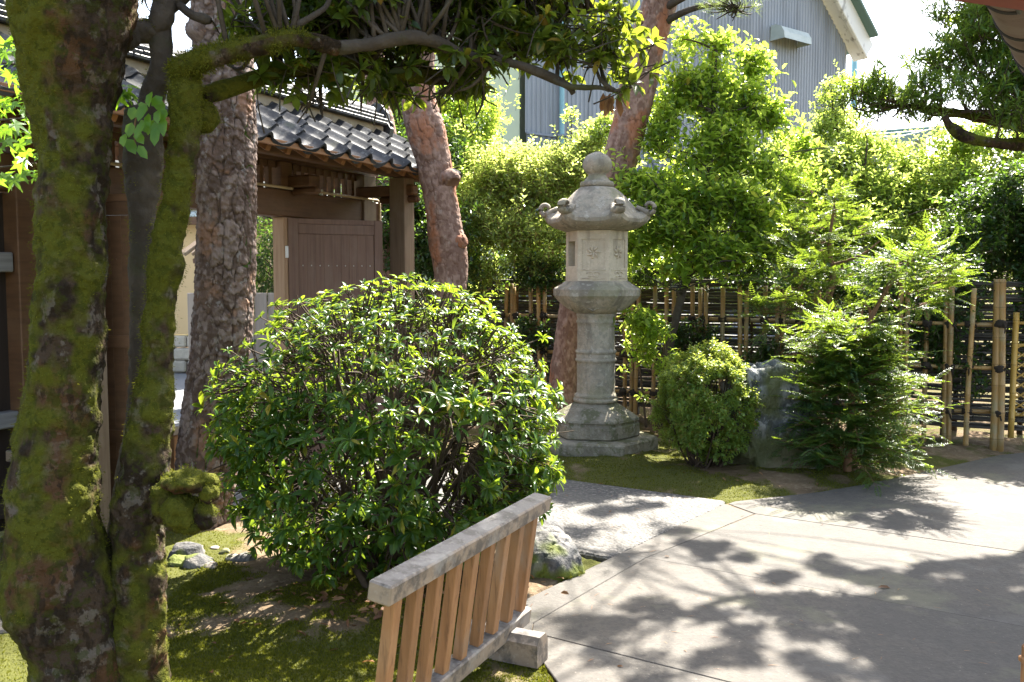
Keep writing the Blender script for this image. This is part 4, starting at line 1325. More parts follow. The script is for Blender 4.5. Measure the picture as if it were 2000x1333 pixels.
bpart('roof_deck', Geo().add([ga - gd * 2.4 - gn * .05 + (0, 0, .26), ga + gd * 5 - gn * .05 + (0, 0, .26), ga + gd * 5 - gn * 3 + (0, 0, 1.4), ga - gd * 2.4 - gn * 3 + (0, 0, 1.4)], [(0, 1, 2, 3)]), 'gutter', ev)

# ================================================================== WOODEN BARRIERS
def barrier(name, label, base, d, length, H, lean, nsl, foot_s, loc, foot_len=.46, mats=('rail_wood', 'slat_wood')):
    t = thing(name, label, 'barrier', loc, group='slatted wooden barriers')
    base = np.array(base, float); d = unit(np.array((d[0], d[1], 0.))); n = np.array((d[1], -d[0], 0))       # n: right side
    def P(s, z, o=0.0):
        k = (z - .14) / (H - .14)
        return base + d * s + n * (lean * k + o) + np.array((0, 0, z))
    up = unit(P(0, H) - P(0, .14))
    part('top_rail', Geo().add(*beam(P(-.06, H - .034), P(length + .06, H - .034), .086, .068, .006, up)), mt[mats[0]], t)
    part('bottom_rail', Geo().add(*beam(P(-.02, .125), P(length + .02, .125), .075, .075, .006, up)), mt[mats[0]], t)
    for i in range(nsl):
        s = .035 + (length - .07) * i / (nsl - 1)
        part('slat', Geo().add(*beam(P(s, .16), P(s, H - .066), .040, .048, .003, d)), mt[mats[1]], t)
    for s in foot_s:
        a, b = P(s, .055, -foot_len * .5), P(s, .055, foot_len * .5)
        a[2] = b[2] = .062
        c = (a + b) / 2
        # chamfered foot block, an octagon-ended beam
        pr = [(-.055, -.06), (.055, -.06), (.055, .035), (.03, .062), (-.03, .062), (-.055, .035)]
        V = []
        for e, ins in ((a, 1), (b, 1)):
            for (q, z) in pr:
                V.append(e + d * q + np.array((0, 0, z)))
        k = len(pr)
        F = [tuple(range(k)), tuple(range(k, 2 * k))[::-1]] + [(i, k + i, k + (i + 1) % k, (i + 1) % k) for i in range(k)]
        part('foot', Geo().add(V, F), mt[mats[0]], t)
    return t
bd = np.array((.498, 1.056))
bb = np.array((0.044, 3.84, 0.)) - np.array((.4265, .9045, 0)) * 1.165
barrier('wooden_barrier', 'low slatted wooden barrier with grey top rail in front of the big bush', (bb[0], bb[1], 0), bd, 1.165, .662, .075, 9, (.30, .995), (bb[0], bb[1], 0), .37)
b2 = W(352, 833, 6.35)
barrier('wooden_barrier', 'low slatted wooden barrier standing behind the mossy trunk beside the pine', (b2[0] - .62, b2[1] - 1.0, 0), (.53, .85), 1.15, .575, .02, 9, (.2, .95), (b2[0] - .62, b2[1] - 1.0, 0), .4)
st = W(2003, 1262, 2.7)
stake = part('wooden_stake', Geo().add(*cbox((st[0] + .02, st[1], st[2] / 2), (.045, .045, st[2]), .006)).add(*cbox((st[0] + .02, st[1], st[2] - .05), (.055, .055, .02), .004)), mt['slat_wood'], empty('x', (0, 0, 0)) if False else None)
tag(stake, 'thin tan wooden stake cut off by the lower right edge of the picture', 'stake')
# ================================================================== VEGETATION AND ROCKS
def plates(U, S, nu, ch, seed):
    gu, gs = U * nu, S / ch
    iu, is_ = np.floor(gu).astype(np.int64), np.floor(gs).astype(np.int64)
    f1 = np.full(U.shape, 9.); f2 = np.full(U.shape, 9.); cid = np.zeros(U.shape); tl = np.zeros(U.shape)
    for du in (-1, 0, 1):
        for ds in (-1, 0, 1):
            cu, cs = iu + du, is_ + ds
            k = cu % nu
            jx = _h(k, cs, 0 * k + 1, seed); jy = _h(k, cs, 0 * k + 2, seed)
            d = np.hypot(cu + .15 + .7 * jx - gu, cs + .1 + .8 * jy - gs)
            idv = _h(k, cs, 0 * k + 3, seed)
            n1 = d < f1
            f2 = np.where(n1, f1, np.minimum(f2, d))
            cid = np.where(n1, idv, cid)
            tl = np.where(n1, cs + .1 + .8 * jy - gs, tl)
            f1 = np.where(n1, d, f1)
    return f1, f2, cid, tl

def trunk_geo(P, Rr, k, n, bark, seed=0, k_depth=1.0):
    """a limb with real relief: bark in 'pine','moss','smooth'; returns Geo, verts, normals, moss"""
    Pc = catmull(P, n)
    Rc = np.maximum(catmull(np.stack((Rr, Rr, Rr), 1), n)[:, 0], .002)
    T, A, B = frames(Pc)
    s = np.concatenate(([0], np.cumsum(np.linalg.norm(np.diff(Pc, axis=0), axis=1))))
    th = np.arange(k) * 2 * np.pi / k
    N = np.cos(th)[None, :, None] * A[:, None] + np.sin(th)[None, :, None] * B[:, None]
    U = np.broadcast_to(th / (2 * np.pi), (n, k)); S = np.broadcast_to(s[:, None], (n, k))
    V0 = Pc[:, None] + Rc[:, None, None] * N
    at = {}
    if bark == 'pine':
        circ = 2 * np.pi * Rc.mean()
        q = V0 * np.array((1, 1, .55))
        w1, w2 = fbm(q * 13, seed + 4, 3) - .5, fbm(q * 13 + 50, seed + 14, 3) - .5
        f1, f2, cid = plates(U + w1 * .07 / circ, S + w2 * .22, max(5, round(circ / .068)), .27, seed)[:3]
        g1, g2, gid, gt = plates(U + w2 * .045 / circ, S + w1 * .09, max(9, round(circ / .034)), .050, seed + 9)
        e1, e2, eid, et_ = plates(U + w1 * .02 / circ, S + w2 * .03, max(15, round(circ / .018)), .026, seed + 19)
        crack = (1 - sstep(.0, .11, f2 - f1))
        flake = (1 - sstep(.0, .09, g2 - g1))
        low = fbm(V0 * 2.5, seed + 2, 2) - .5
        h = k_depth * (-.014 * crack + .005 * cid + .007 * gid + .004 * eid + .008 * np.clip(gt, -.5, .6) + .004 * np.clip(et_, -.5, .6) - .003 * flake) + .03 * low + .012 * (fbm(q * 8, seed + 3, 2) - .5)
        moss = sstep(.25, .9, np.maximum(crack, .5 * flake)) * sstep(.55, .64, fbm(V0 * np.array((6, 6, 1.0)), seed + 6, 3)) * (1.0 if k_depth >= 1 else 0.0)
        at = dict(crack=np.maximum(crack, .42 * flake).ravel(), cell=(.25 * cid + .45 * gid + .30 * eid).ravel(), moss=moss.ravel())
    elif bark == 'moss':
        q = V0
        h = .05 * (fbm(q * 5, seed, 3) - .5) + .028 * (fbm(q * 17, seed + 3, 3) - .5) + .014 * (fbm(q * 55, seed + 5, 2) - .5)
        h = h * min(1.0, Rc.mean() / .07)
        m = .62 * fbm(q * np.array((5, 5, 2.2)), seed + 8, 4) + .38 * fbm(q * 22, seed + 18, 3) + .02 - .04 * N[..., 0] + .06 * (N[..., 2] > .2)
        at = dict(moss=m.ravel())
        moss = m
    else:
        h = Rc[:, None] * .5 * (fbm(V0 * 12, seed, 3) - .5)
        moss = np.zeros((n, k))
        at = dict(moss=np.zeros(n * k))
    V = V0 + N * h[..., None]
    i = np.arange(k); j = (i + 1) % k
    r = (np.arange(n - 1) * k)[:, None]
    F = np.stack((r + i, r + k + i, r + k + j, r + j), -1).reshape(-1, 4)
    gg = Geo().add(V.reshape(-1, 3), [F[:, ::-1], np.arange(k)[::-1][None] * 1, ((n - 1) * k + np.arange(k))[None]], **at)
    return gg, V.reshape(-1, 3), N.reshape(-1, 3), moss.ravel()

def pxpath(rows):
    """rows (px, py, Y, width in px) -> points, radii"""
    P = np.array([W(a, b, c) for a, b, c, w in rows])
    Rr = np.array([w * .5 * c / FPX for a, b, c, w in rows])
    return P, Rr

def fuzz(V, N, moss, n, size, rng, thr=.52):
    k = np.where(moss > thr)[0]
    if len(k) == 0:
        return None
    i = rng.choice(k, n)
    p = V[i] + rng.normal(0, .006, (n, 3))
    d = unit(N[i] + rng.normal(0, .5, (n, 3)) + np.array((0, 0, -.15)))
    return leaves(p, d, rndv(rng, n), rng.uniform(.4, 1.2, n) * size, size * .3, 'needle')

def bez(a, b, bend, n, rng):
    """batch of curved stems a->b, bend (N,3) offsets at mid"""
    t = np.linspace(0, 1, n)[None, :, None]
    a, b, m = a[:, None], b[:, None], ((a + b) / 2 + bend)[:, None]
    return (1 - t) ** 2 * a + 2 * t * (1 - t) * m + t ** 2 * b

def sample_blobs(rng, blobs, n, shell=2.2, gap=None, seed=0, ragged=0.0):
    """blobs: (cx,cy,cz, rx,ry,rz[, weight]) ; returns points and outward dirs"""
    B = np.array([list(b) + [1] * (7 - len(b)) for b in blobs], float)
    w = B[:, 3] * B[:, 4] * B[:, 5] * B[:, 6]
    out_p, out_d, tot = [], [], 0
    while tot < n:
        m = int(n * 2)
        k = rng.choice(len(B), m, p=w / w.sum())
        u = rndv(rng, m)
        r = rng.random(m) ** (1 / (3 * shell))
        r = r * np.where(rng.random(m) < ragged, 1 + np.abs(rng.normal(0, .38, m)), 1)
        p = B[k, :3] + u * r[:, None] * B[k, 3:6]
        ok = np.ones(m, bool)
        if gap:
            ok &= fbm(p * gap[0], seed + 31, 3) > gap[1]
        p, u = p[ok], u[ok]
        out_p.append(p); out_d.append(u); tot += len(p)
    return np.concatenate(out_p)[:n], np.concatenate(out_d)[:n]

def twig_leaves(rng, tip, d, ln, per, L, Wd, whorl=False, droop=.0, upb=.8):
    """leaf placement arrays for twigs ending at tip"""
    N = len(tip)
    d = unit(d)
    side0 = unit(np.cross(d, rndv(rng, N)))
    b0 = np.cross(d, side0)
    i = np.arange(per)
    if whorl:
        t = np.broadcast_to(1 - .10 * rng.random((N, per)), (N, per))
        ang = i * 2 * np.pi / per + rng.normal(0, .25, (N, per))
    else:
        t = (i + .6) / per + rng.normal(0, .3 / per, (N, per))
        ang = i * 2.4 + rng.normal(0, .35, (N, per))
    base = tip[:, None] - d[:, None] * (ln * (1 - t))[..., None]
    sd = np.cos(ang)[..., None] * side0[:, None] + np.sin(ang)[..., None] * b0[:, None]
    k = rng.uniform(.25, .8, (N, per, 1)) if whorl else rng.uniform(.35, .95, (N, per, 1))
    ld = unit(sd + d[:, None] * k + np.array((0, 0, -droop)))
    up = unit(np.array((0, 0, upb)) + d[:, None] * .5 + rng.normal(0, .35, (N, per, 3)))
    LL = L * rng.uniform(.65, 1.2, (N, per))
    return base.reshape(-1, 3), ld.reshape(-1, 3), up.reshape(-1, 3), LL.ravel(), LL.ravel() * (Wd / L) * rng.uniform(.85, 1.15, N * per)

def stems(rng, tip, d, ln, r):
    n = len(tip)
    ln = np.broadcast_to(ln, (n,))[:, None]
    a = tip - unit(d) * ln
    return tubes(bez(a, tip, rng.normal(0, .08, (n, 3)) * ln, 3, rng), np.broadcast_to(np.array((r, r * .8, r * .45)), (n, 3)), 3, cap=False)

def leafy_tree(name, label, cat, loc, trunk_rows, blobs, ntw, per, L, Wd, mat, seed, twl=.22, kind='oval', group=None, bark='twig', gap=(2.0, .40), shell=1.6, out=.8, upd=.5, whorl=False, droop=.1, limbs=16, limb_r=.016, trunk_k=12, parts=None, twr=.0028):
    rng = np.random.default_rng(seed)
    t = thing(name, label, cat, loc, group=group)
    tp = None
    for rows in trunk_rows:
        P = np.array([r[:3] for r in rows], float); Rr = np.array([r[3] for r in rows], float)
        gg = trunk_geo(P, Rr, trunk_k, 40, 'smooth', seed)[0]
        part('trunk', gg, mt[bark], t, smooth=True)
        tp = P if tp is None else np.concatenate((tp, catmull(P, 12)))
    tip, od = sample_blobs(rng, blobs, ntw, shell, gap, seed, .30)
    d = unit(od * out + np.array((0, 0, upd)) + rng.normal(0, .45, (ntw, 3)))
    ln = twl * rng.uniform(.6, 1.3, ntw)
    gb_ = Geo().add(*stems(rng, tip, d, ln, twr))
    # limbs from the trunk towards the crown
    k = rng.choice(ntw, limbs, replace=False)
    end = tip[k] - d[k] * ln[k][:, None]
    tpc = np.concatenate([catmull(np.array([r[:3] for r in rows], float), 16) for rows in trunk_rows])
    dist = np.linalg.norm(tpc[None] - end[:, None], axis=-1) + 1.2 * np.maximum(tpc[None, :, 2] - end[:, None, 2] + .15, 0)
    st_ = tpc[np.argmin(dist, 1)]
    gb_.add(*tubes(bez(st_, end, rng.normal(0, .12, (limbs, 3)), 7, rng), np.linspace(limb_r, limb_r * .3, 7)[None] * rng.uniform(.6, 1.2, (limbs, 1)), 5))
    part('branches', gb_, mt[bark], t, smooth=True, kind='stuff')
    pos, ld, up, LL, WW = twig_leaves(rng, tip, d, ln[:, None] if False else twl, per, L, Wd, whorl, droop)
    part('foliage', Geo().add(*leaves(pos, ld, up, LL, WW, kind)), mt[mat], t, smooth=True, kind='stuff')
    return t

# ------------------------------------------------------------------ near mossy tree with two stems
rng = np.random.default_rng(11)
MT = thing('mossy_tree', 'big moss covered tree with two stems, a burl and a long arching branch', 'tree', (-1.33, 2.8, 0))
fz = Geo()
def limb(rows, name, k, n, seed, fz_n=0, bark='moss', mat='bark_moss', par=MT, fs=.0085, thr=.52):
    P, Rr = pxpath(rows)
    if bark == 'moss':
        Rr = Rr * (.88 if name == 'trunk' else .76)
    gg, V, N, m = trunk_geo(P, Rr, k, n, bark, seed)
    o = part(name, gg, mt[mat], par, smooth=True)
    if fz_n:
        q = fuzz(V, N, m, fz_n, fs, rng, thr)
        if q:
            fz.add(*q)
    return o
D1 = 2.75
limb([(190, 1570, 2.75, 330), (175, 1450, 2.75, 270), (158, 1290, 2.75, 205), (128, 1170, 2.75, 238), (105, 1040, 2.75, 205), (108, 880, 2.75, 172), (128, 680, 2.75, 150), (142, 500, 2.75, 148), (143, 330, 2.75, 152), (132, 210, 2.75, 170), (135, 105, 2.75, 215), (140, 0, 2.75, 255), (140, -120, 2.75, 230), (120, -320, 2.8, 190), (90, -600, 2.9, 150)], 'trunk', 130, 420, 1, 16000)
limb([(240, 1570, 2.85, 330), (250, 1400, 2.85, 220), (262, 1230, 2.82, 150), (268, 1100, 2.82, 130), (276, 980, 2.82, 128), (288, 880, 2.82, 110), (304, 760, 2.82, 88), (308, 640, 2.82, 82), (322, 520, 2.82, 76), (340, 410, 2.82, 72), (355, 310, 2.82, 74), (362, 215, 2.82, 84), (360, 150, 2.82, 82), (352, 118, 2.82, 50)], 'second_stem', 90, 360, 5, 11000)
limb([(240, 1180, 2.93, 90), (246, 1000, 2.93, 80), (268, 800, 2.95, 62), (276, 640, 2.95, 58), (278, 480, 2.95, 66), (280, 330, 2.95, 84), (276, 250, 2.95, 84), (262, 212, 2.95, 50)], 'dead_stem', 64, 220, 9, 600, mat='bark_dark', thr=.6)
limb([(225, 75, 2.85, 90), (262, 62, 2.9, 62), (300, 60, 2.92, 52), (318, 30, 2.92, 54), (326, -60, 2.95, 50), (345, -200, 3.0, 44)], 'upper_stem', 40, 120, 12, 700, mat='bark_dark')
limb([(312, 40, 2.93, 56), (314, 120, 2.93, 58), (296, 190, 2.94, 62), (276, 250, 2.95, 70)], 'upper_stem', 36, 60, 13, 500, mat='bark_dark')
limb([(330, 15, 2.95, 30), (360, -8, 2.95, 26), (385, -30, 2.9, 20)], 'side_branch', 16, 30, 14, 0, 'smooth', 'bark_dark')
limb([(352, 12, 2.93, 18), (375, 30, 2.9, 16), (400, 38, 2.88, 20), (412, 42, 2.88, 12)], 'side_branch', 16, 30, 15, 0, 'smooth', 'bark_dark')
limb([(345, 200, 2.86, 70), (372, 215, 2.90, 88), (392, 228, 2.92, 92), (408, 240, 2.93, 74), (420, 250, 2.94, 40)], 'sawn_stub', 48, 60, 16, 900)
# the long arching branch
limb([(352, 150, 2.82, 70), (375, 125, 2.80, 62), (430, 108, 2.80, 52), (500, 92, 2.82, 46), (560, 76, 2.85, 42), (610, 82, 2.9, 36), (660, 95, 2.95, 32)], 'long_branch', 44, 160, 17, 4200, fs=.012)
limb([(655, 94, 2.95, 29), (720, 88, 3.0, 26), (800, 74, 3.05, 25), (850, 82, 3.1, 22), (905, 108, 3.15, 19), (960, 118, 3.2, 17), (1020, 130, 3.2, 17), (1075, 152, 3.22, 17), (1110, 170, 3.25, 13), (1120, 184, 3.25, 10)], 'long_branch', 18, 120, 18, 0, 'smooth', 'bark_dark')
limb([(1080, 155, 3.22, 13), (1105, 168, 3.2, 11), (1140, 172, 3.2, 11), (1170, 172, 3.2, 9), (1200, 178, 3.15, 7), (1235, 170, 3.1, 5)], 'side_branch', 10, 40, 19, 0, 'smooth', 'bark_dark')
limb([(395, 190, 2.9, 40), (470, 165, 3.0, 42), (560, 140, 3.1, 44), (660, 128, 3.2, 42), (760, 140, 3.3, 38), (850, 152, 3.35, 34), (905, 150, 3.4, 28), (950, 125, 3.4, 24), (1020, 96, 3.4, 20), (1090, 70, 3.4, 14)], 'lower_branch', 26, 120, 20, 500)
limb([(880, 105, 3.15, 15), (930, 92, 3.3, 14), (985, 70, 3.4, 14), (985, 30, 3.5, 13), (1005, -30, 3.5, 10)], 'side_branch', 12, 50, 21, 0, 'smooth', 'bark_dark')
limb([(985, 70, 3.4, 12), (1050, 60, 3.5, 11), (1120, 30, 3.5, 8), (1190, 20, 3.5, 6)], 'side_branch', 10, 40, 22, 0, 'smooth', 'bark_dark')
limb([(570, 55, 2.87, 13), (615, 30, 2.9, 11), (640, 8, 2.95, 10), (650, -40, 3.0, 8)], 'side_branch', 10, 30, 23, 0, 'smooth', 'bark_dark')
limb([(690, -80, 3.1, 22), (695, 20, 3.12, 20), (690, 90, 3.1, 16)], 'side_branch', 12, 30, 24, 0, 'smooth', 'bark_dark')
# burl: two swollen lobes
def lump(name, c, r, mat, par, seed, amp=.28, sc=9, nu=56, nv=36, moss_thr=.0, flat=None):
    th = np.linspace(0, 2 * np.pi, nu, endpoint=False); ph = np.linspace(-np.pi / 2 + .02, np.pi / 2 - .02, nv)
    N = np.stack((np.cos(ph)[:, None] * np.cos(th), np.cos(ph)[:, None] * np.sin(th), np.broadcast_to(np.sin(ph)[:, None], (nv, nu))), -1)
    q = N * np.array(r)
    dsp = 1 + amp * (fbm(q * sc + seed, seed, 4) - .5) * 2
    V = np.array(c) + q * dsp[..., None]
    i = np.arange(nu); j = (i + 1) % nu
    F = np.concatenate([np.stack((a * nu + i, a * nu + j, (a + 1) * nu + j, (a + 1) * nu + i), 1) for a in range(nv - 1)])
    m = fbm(V * 7, seed + 5, 3) + .2 * N[..., 2]
    gg = Geo().add(V.reshape(-1, 3), [F, np.arange(nu)[::-1][None], ((nv - 1) * nu + np.arange(nu))[None]], moss=(m + moss_thr).ravel())
    o = part(name, gg, mt[mat], par, smooth=True)
    return o, V.reshape(-1, 3), N.reshape(-1, 3), (m + moss_thr).ravel()
for c, r, sd in ((W(368, 942, 2.74), (.080, .07, .034), 3), (W(352, 1000, 2.74), (.062, .07, .058), 4), (W(398, 1005, 2.75), (.040, .05, .042), 6), (W(408, 962, 2.74), (.030, .04, .040), 7), (W(330, 975, 2.78), (.06, .06, .075), 8), (W(372, 1028, 2.75), (.045, .05, .026), 9)):
    o, V, N, m = lump('burl', c, r, 'bark_moss', MT, sd, .42, 26, moss_thr=.03)
    q = fuzz(V, N, m, 350, .009, rng, .53)
    if q: fz.add(*q)
part('moss', fz, mt['moss'], MT, kind='stuff')

# leaf canopy of the mossy tree
blobs = []
for (px, py, Yc, rx, rz, *wt_) in ((520, 20, 3.1, .18, .10), (600, 40, 3.2, .22, .11), (700, 30, 3.2, .26, .16), (800, 30, 3.3, .28, .17), (900, 30, 3.3, .28, .16), (1000, 40, 3.4, .28, .17), (1090, 60, 3.35, .22, .15), (1165, 95, 3.25, .18, .14), (1225, 120, 3.15, .13, .12),
                             (640, -60, 3.3, .4, .15), (850, -70, 3.4, .45, .17), (1050, -60, 3.5, .4, .16), (760, 150, 3.3, .25, .07, 2), (840, 165, 3.35, .16, .08, 3), (800, 175, 3.3, .16, .05, 3), (900, 140, 3.3, .2, .08, 2), (580, 150, 3.1, .16, .07, 2), (650, 150, 3.1, .18, .07, 2), (720, 165, 3.2, .14, .05, 3), (500, 60, 3.0, .12, .08, 2), (1190, 60, 3.2, .16, .12), (900, -200, 3.5, .7, .2), (600, -220, 3.3, .6, .2)):
    c = W(px, py, Yc)
    blobs.append((c[0], c[1], c[2], rx, rx * 1.1, rz, wt_[0] if wt_ else 1))
rngc = np.random.default_rng(5)
tip, od = sample_blobs(rngc, blobs, 1900, 1.0, (4, .34), 3)
d = unit(od * .7 + np.array((.15, 0, .15)) + rngc.normal(0, .5, (len(tip), 3)))
twg = Geo().add(*stems(rngc, tip, d, .17, .0035))
kk = rngc.choice(len(tip), 260, replace=False)
br = np.concatenate([catmull(pxpath(r)[0], 40) for r in ([(430, 108, 2.80, 1), (560, 76, 2.85, 1), (660, 95, 2.95, 1), (800, 74, 3.05, 1), (905, 108, 3.15, 1), (1020, 130, 3.2, 1), (1110, 170, 3.25, 1), (1200, 178, 3.15, 1)], [(470, 165, 3.0, 1), (660, 128, 3.2, 1), (850, 152, 3.35, 1), (950, 125, 3.4, 1), (1090, 70, 3.4, 1)], [(985, 30, 3.5, 1), (1120, 30, 3.5, 1), (1190, 20, 3.5, 1)])])
dd = np.linalg.norm(br[None] - tip[kk][:, None], axis=-1)
aa = br[np.argmin(dd, 1)]
twg.add(*tubes(bez(aa, tip[kk] - d[kk] * .16, rngc.normal(0, .05, (len(kk), 3)), 6, rngc), np.linspace(.009, .0035, 6)[None] * np.ones((len(kk), 1)), 5))
part('twigs', twg, mt['bark_dark'], MT, smooth=True)
pos, ld, up, LL, WW = twig_leaves(rngc, tip, d, .14, 8, .060, .027, whorl=True, droop=.15)
def split_leaves(parent, pos, ld, up, LL, WW, kind, mat, maxn=300, score=None, name='leaf'):
    """the leaves that show largest become single parts, the rest one part"""
    loc = XF[parent.name][0]
    c = pos + ld * LL[:, None] * .5
    rel = c - np.array((0, 0, EYE))
    dist = np.linalg.norm(rel, axis=1)
    cp, sp_ = math.cos(PITCH), math.sin(PITCH)
    fw = rel[:, 1] * cp - rel[:, 2] * sp_
    upc = rel[:, 1] * sp_ + rel[:, 2] * cp
    px, py = 1000 + FPX * rel[:, 0] / fw, 667 - FPX * upc / fw
    vis = (px > 5) & (px < 1995) & (py > 5) & (py < 1328)
    face = np.abs((unit(up) * (rel / dist[:, None])).sum(1))
    sc = LL * (.3 + face) / dist
    if score is not None:
        sc = sc * score
    sc = np.where(vis, sc, -1)
    sel = np.argsort(-sc)[:maxn]
    me = leaf_mesh(kind, mt[mat], name)
    for i in sel:
        inst(name, me, parent, leaf_matrix(pos[i] - loc, ld[i], up[i], LL[i], WW[i]))
    k = np.ones(len(pos), bool); k[sel] = False
    part('foliage', Geo().add(*leaves(pos[k], ld[k], up[k], LL[k], WW[k], kind)), mt[mat], parent, smooth=True, kind='stuff')
split_leaves(MT, pos, ld, up, LL, WW, 'oval', 'lf_canopy', 300)

# creeper with pale young leaves on the stem
CV = thing('climbing_vine', 'small creeper with pale green toothed leaves hanging on the mossy stem', 'vine', W(300, 190, 2.72))
vl = [(262, 210), (285, 205), (300, 195), (318, 190), (325, 215), (310, 215), (290, 222), (275, 235), (258, 240), (283, 240), (300, 235), (305, 250), (265, 258), (248, 272), (270, 285), (315, 240), (297, 180), (275, 200), (245, 262), (322, 232)]
rv = np.random.default_rng(4)
vme = leaf_mesh('oval', mt['lf_maple'], 'leaf')
vloc = XF[CV.name][0]
part('stem', Geo().add(*tubes(catmull([W(322, 200, 2.73), W(295, 195, 2.72), W(268, 225, 2.72), W(262, 262, 2.72), W(266, 290, 2.72)], 16), np.full(16, .0022), 5)), mt['twig_tan'], CV, smooth=True)
for a, b in vl:
    p = W(a, b, 2.70 + rv.uniform(-.02, .02))
    inst('leaf', vme, CV, leaf_matrix(p - vloc, unit(np.array((rv.normal(0, .5), -.3, -.8))), unit(np.array((rv.normal(0, .3), -1, .5))), rv.uniform(.04, .06), rv.uniform(.028, .038)))

# ------------------------------------------------------------------ maple reaching in at the left edge
MP = thing('maple_tree', 'maple with fresh green lobed leaves at the left edge behind the mossy trunk', 'tree', (-3.6, 4.0, 0))
gg = trunk_geo(np.array([(-3.6, 4.0, -.1), (-3.55, 3.95, 1.0), (-3.4, 3.85, 2.0), (-3.1, 3.7, 2.6), (-2.6, 3.5, 2.9)]), np.array((.09, .07, .06, .04, .02)), 12, 40, 'smooth', 2)[0]
part('trunk', gg, mt['bark_dark'], MP, smooth=True)
a = np.array([(-3.1, 3.7, 2.5), (-3.2, 3.7, 2.2), (-3.3, 3.8, 1.9), (-3.2, 3.7, 2.7)]); b = np.array([W(60, 130, 3.4), W(80, 230, 3.4), W(70, 320, 3.45), W(20, 90, 3.4)])
for i in range(4):
    part('branch', Geo().add(*tubes(bez(a[i:i + 1], b[i:i + 1], rv.normal(0, .06, (1, 3)), 8, rv), np.linspace(.012, .003, 8)[None], 6)), mt['bark_dark'], MP, smooth=True)
def maple_mesh():
    pts = []
    lobes = [(-150, .35), (-105, .62), (-55, .88), (0, 1.0), (55, .88), (105, .62), (150, .35)]
    for i, (a, l) in enumerate(lobes):
        pts.append((math.cos(R(a)) * l, math.sin(R(a)) * l, -.10 * l * l))
        if i < 6:
            am = (a + lobes[i + 1][0]) / 2
            pts.append((math.cos(R(am)) * .36, math.sin(R(am)) * .36, .03))
    V = [(0, 0, 0)] + pts
    V = [(v[0] * .5 + .25, v[1] * .5, v[2]) for v in V]
    F = [(0, i, i + 1) for i in range(1, len(pts))]
    me = Geo().add(V, F).mesh('leaf', smooth=True); me.materials.append(mt['lf_maple'])
    return me
mme = maple_mesh()
mloc = XF[MP.name][0]
for i in range(150):
    px, py = rv.uniform(-60, 110), rv.uniform(60, 350)
    if i < 5:
        px, py = 232 + rv.uniform(-12, 16), 168 + rv.uniform(-12, 18)
    p = W(px, py, 3.25 + rv.uniform(-.25, .5) if i >= 5 else 3.0)
    inst('leaf', mme, MP, leaf_matrix(p - mloc, unit(np.array((rv.normal(.3, .6), rv.normal(-.2, .5), rv.normal(-.4, .35)))), unit(np.array((rv.normal(0, .5), -.7 + rv.normal(0, .4), .8))), rv.uniform(.07, .12), rv.uniform(.07, .12)))

# ------------------------------------------------------------------ pines
def needles(rng, tip, d, per, L, wd=.0028):
    N = len(tip)
    p = np.repeat(tip, per, 0) - np.repeat(d, per, 0) * rng.uniform(0, .06, (N * per, 1))
    nd_ = unit(np.repeat(d, per, 0) * .7 + rng.normal(0, .55, (N * per, 3)))
    return leaves(p, nd_, rndv(rng, N * per), L * rng.uniform(.7, 1.15, N * per), wd, 'needle')
def pine(label, trows, pads, k, n, mat, seed, base, ntuft=70, per=26, extra=()):
    rg = np.random.default_rng(seed)
    t = thing('pine_tree', label, 'tree', base, group='garden pines')
    P, Rr = pxpath(trows)
    part('trunk', trunk_geo(P, Rr, k, n, 'pine', seed, 1.0 if mat == 'bark_pine' else .55)[0], mt[mat], t, smooth=True)
    top = catmull(P, 30)[12:]
    gb_, gn_ = Geo(), Geo()
    for (x, y, z, rx, ry, rz) in pads:
        m = max(10, int(ntuft * rx * ry / .16))
        tip, od = sample_blobs(rg, [(x, y, z, rx, ry, rz)], m, .9)
        d = unit(od * np.array((.8, .8, .4)) + np.array((0, 0, .7)) + rg.normal(0, .3, (m, 3)))
        gn_.add(*needles(rg, tip, d, per, .105))
        c = np.array((x, y, z - rz * .6))
        j = np.argmin(np.linalg.norm(top - c, axis=1) + np.maximum(top[:, 2] - c[2], 0))
        gb_.add(*tubes(bez(top[j][None], c[None], np.array([[0, 0, .15]]) + rg.normal(0, .1, (1, 3)), 10, rg), np.linspace(.045, .014, 10)[None], 7))
        e = tip - d * .10
        gb_.add(*tubes(bez(np.broadcast_to(c, e.shape), e, np.array((0, 0, -.03)) + rg.normal(0, .04, e.shape), 5, rg), np.linspace(.010, .004, 5)[None] * np.ones((m, 1)), 4, cap=False))
    part('branches', gb_, mt['bark_dark'], t, smooth=True, kind='stuff')
    part('needles', gn_, mt['lf_pine'], t, kind='stuff')
    for rows in extra:
        P, Rr = pxpath(rows)
        part('limb', trunk_geo(P, Rr, 28, 60, 'pine', seed + 3)[0], mt[mat], t, smooth=True)
    return t
pine('stout pine trunk with grey flaking bark plates just left of the big bush',
     [(392, 1075, 5.7, 118), (396, 1000, 5.7, 108), (408, 860, 5.7, 108), (424, 720, 5.7, 108), (438, 580, 5.7, 108), (443, 440, 5.7, 108), (442, 300, 5.7, 108), (440, 180, 5.7, 106), (430, 60, 5.7, 106), (422, -60, 5.7, 100), (400, -300, 5.8, 84), (380, -700, 6.0, 60), (390, -1100, 6.2, 40)],
     [(-2.6, 6.4, 3.75, .45, .4, .14), (-3.0, 6.0, 4.6, .6, .5, .16), (-1.3, 6.8, 5.2, .55, .5, .16), (-2.0, 5.2, 5.8, .6, .5, .16), (-2.3, 6.6, 6.6, .7, .6, .2)], 170, 640, 'bark_pine', 31, W(392, 1035, 5.7) * (1, 1, 0),
     extra=([(425, 40, 5.68, 60), (395, 62, 5.62, 62), (378, 78, 5.6, 40)],))
